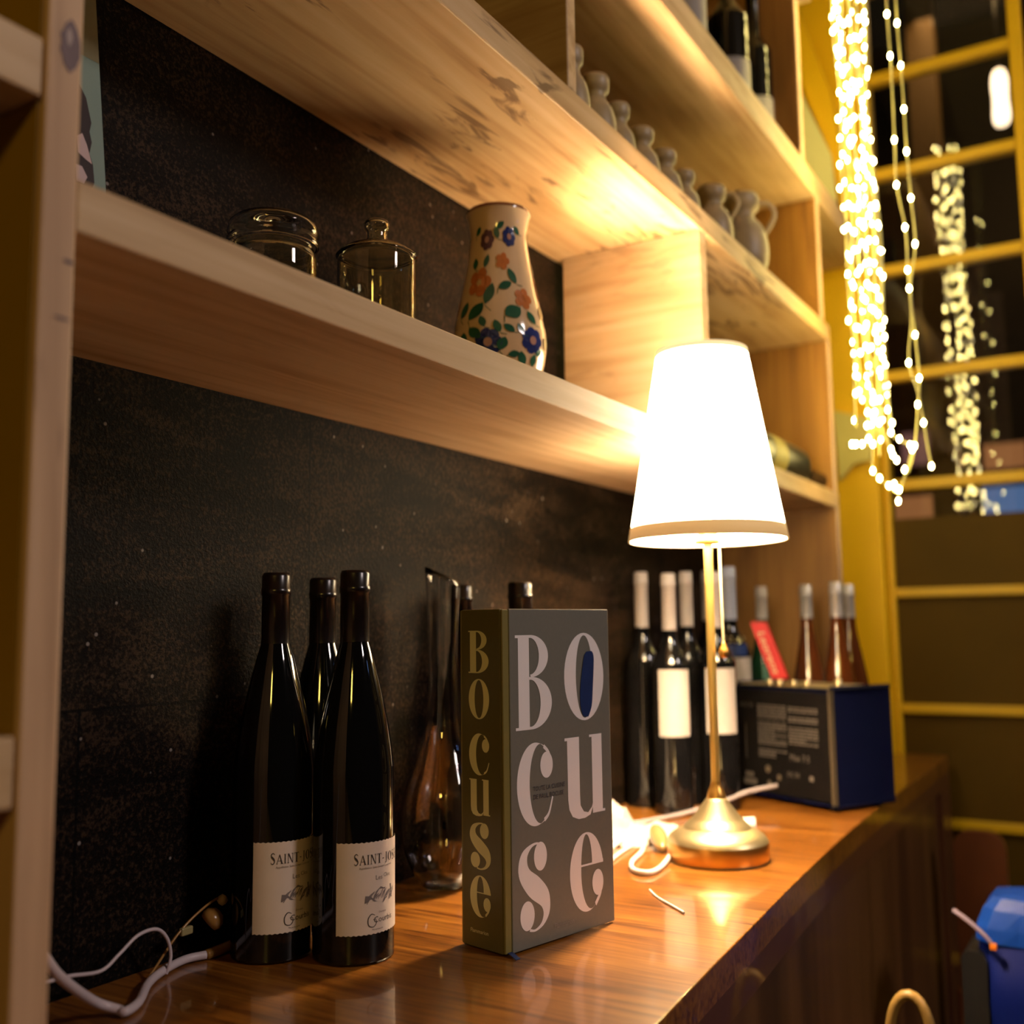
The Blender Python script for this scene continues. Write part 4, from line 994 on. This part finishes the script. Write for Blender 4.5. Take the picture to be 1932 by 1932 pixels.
# ================================================================== BEHIND THE DOOR
def panel(name, label, mat, x, y0, y1, z0, z1, cat):  # coloured patch behind the glass, drawn as an emissive panel
    k = 4.369/x; x = 4.369; y0 *= k; y1 *= k; z0 = 1.153+(z0-1.153)*k; z1 = 1.153+(z1-1.153)*k
    t = thing(name, label, cat, (x,(y0+y1)/2,z0))
    MB().box(x, x+.03, y0, y1, z0, z1, bev=.004).build('frame', M['room_dark'], t)
    MB().box(x-.003, x-.0002, y0+.012, y1-.012, z0+.012, z1-.012).build('lit_face', mat, t)
panel('glow_panel', 'warm orange glowing panel seen low through the glass door', M['panel_orange'], 3.4, .500, .690, 1.430, 1.560, 'poster')
panel('glow_panel', 'rose-coloured glowing panel above the orange one behind the door', M['panel_pink'], 3.4, .520, .640, 1.640, 1.760, 'poster')
panel('glow_panel_blue', 'pale blue glowing panel low behind the right side of the door', M['panel_blue'], 3.4, .260, .415, 1.425, 1.570, 'window')
panel('glow_panel', 'red-orange glowing panel above the blue one behind the door', M['panel_orange'], 3.4, .270, .405, 1.605, 1.700, 'poster')
pl = thing('pendant_lamp', 'glowing tube pendant lamp hanging behind the glass door', 'lamp', (3.6,.300,2.77))
MB().lathe((3.6,.300,2.77), sprof([(0,0),(.020,.006),(.027,.03),(.024,.09),(.026,.15),(.018,.185),(0,.19)],4), 24).build('glass_tube', M['pendant'], pl)
MB().tube([(3.6,.300,2.955),(3.6,.300,3.5)], .004, 8).build('cord', M['black'], pl)

# ================================================================== CHAIRS AND BAG
chb = thing('dining_chair', 'dark red-brown wooden chair with rounded backrest by the yellow door', 'chair', (2.02,.22,0))
bm = bmesh.new()
def rounded(mb, x0, x1, yc, w, z0, z1, r, mi=0):
    pts = []
    for cy, cz, a0 in ((yc+w/2-r, z1-r, 0), (yc-w/2+r, z1-r, 90)):
        for k in range(7):
            a = radians(a0+15*k); pts.append((cy+r*cos(a), cz+r*sin(a)))
    pts += [(yc-w/2, z0), (yc+w/2, z0)]
    n = len(pts)
    mb.add([(x0,y,z) for y,z in pts]+[(x1,y,z) for y,z in pts], [tuple(range(n)), tuple(reversed(range(n,2*n)))]+[(i,(i+1)%n,n+(i+1)%n,n+i) for i in range(n)], mi)
mb = MB(); rounded(mb, 1.985, 2.005, .278, .084, .52, .797, .030); mb.build('backrest', M['chair_wood'], chb)
MB().box(1.80, 2.02, .215, .345, .43, .46, bev=.008).build('seat', M['chair_wood'], chb)
for x in (1.815, 1.995):
    for y in (.240, .316): MB().box(x-.011, x+.011, y-.011, y+.011, 0, .43 if x < 1.9 else .53, bev=.003).build('leg', M['chair_wood'], chb)
hp = thing('bentwood_chair', 'light bentwood chair, top of its hoop back at the lower edge by the counter', 'chair', (1.2,.225,0))
def arc(yc, w, z0, z1, x, n=14):
    return [(x, yc+w/2*cos(pi*k/n), z0+(z1-z0)*sin(pi*k/n)**.7) for k in range(n+1)]
MB().tube(arc(.2455,.046,.68,.762,1.2)[:], .0060, 8).build('back_hoop', M['hoop_wood'], hp)
MB().tube([(1.2,.2685,.68),(1.2,.2685,.44)], .006, 8).build('back_post', M['hoop_wood'], hp)
MB().tube([(1.2,.2225,.68),(1.2,.2225,.44)], .006, 8).build('back_post', M['hoop_wood'], hp)
MB().lathe((1.10,.18,.42), [(0,0),(.10,.0),(.105,.01),(.10,.022),(0,.022)], 32).build('seat', M['hoop_wood'], hp)
for a in (.6,2.2,3.8,5.4): MB().tube([(1.10+.08*cos(a),.18+.08*sin(a),.42),(1.10+.095*cos(a),.18+.095*sin(a),0)], .009, 8).build('leg', M['hoop_wood'], hp)
bg = thing('blue_backpack', 'glossy blue backpack with black side at the lower right edge', 'bag', (1.52,.15,.44))
M['navy_fabric'] = plain('navy_fabric', (.001,.004,.060), .6, .2, 12, spec=.05)
def squircle_rings(PR, n=24, cx=1.52, cy=.148, p=3.2):
    vs = []; fs = []
    for r, z, sx in PR:
        for k in range(n):
            a = 2*pi*k/n; ca, sa = cos(a), sin(a); q = (abs(ca)**p+abs(sa)**p)**(-1/p)
            vs.append((cx+.055*r*q*ca+.004*sin(5*a+z*20), cy+.072*r*q*sa-sx+.003*sin(7*a), .44+z))
    for j in range(len(PR)-1):
        for k in range(n):
            a = j*n+k; b = j*n+(k+1) % n; fs.append((a,b,b+n,a+n))
    fs.append(tuple(range((len(PR)-1)*n, len(PR)*n))); fs.append(tuple(reversed(range(n))))
    return vs, fs
vs, fs = squircle_rings([(.70,.0,.0),(.95,.02,.0),(1.0,.12,.0),(1.0,.24,.0),(.96,.312,.002)])
MB().add(vs, fs, 0, True).build('pack_body', M['navy_fabric'], bg)
vs, fs = squircle_rings([(.99,.3125,.002),(1.0,.330,.004),(.93,.352,.008),(.80,.366,.010),(.55,.370,.012)], p=4)
MB().add(vs, fs, 0, False).build('top_flap', M['blue'], bg)
rb2 = MB(); rounded(rb2, 1.470, 1.560, .220, .030, .46, .740, .012); rb2.build('side_pocket', M['black'], bg)
MB().tube(spline([(1.462,.240,.790),(1.458,.226,.783),(1.455,.208,.770),(1.456,.196,.757)],5), .0028, 8).build('strap', plain('grey_violet_strap', (.20,.15,.22), .5, .1), bg)
MB().box(1.452,1.459,.190,.198,.750,.757,bev=.001).build('buckle', M['orange'], bg)
st = thing('bar_stool', 'black upholstered stool under the blue backpack', 'stool', (1.52,.15,0))
MB().box(1.43,1.61,.06,.25,.40,.4395,bev=.01).build('seat', M['black'], st)
for x in (1.445,1.595):
    for y in (.075,.235): MB().box(x-.01,x+.01,y-.01,y+.01,0,.40,bev=.002).build('leg', M['black'], st)
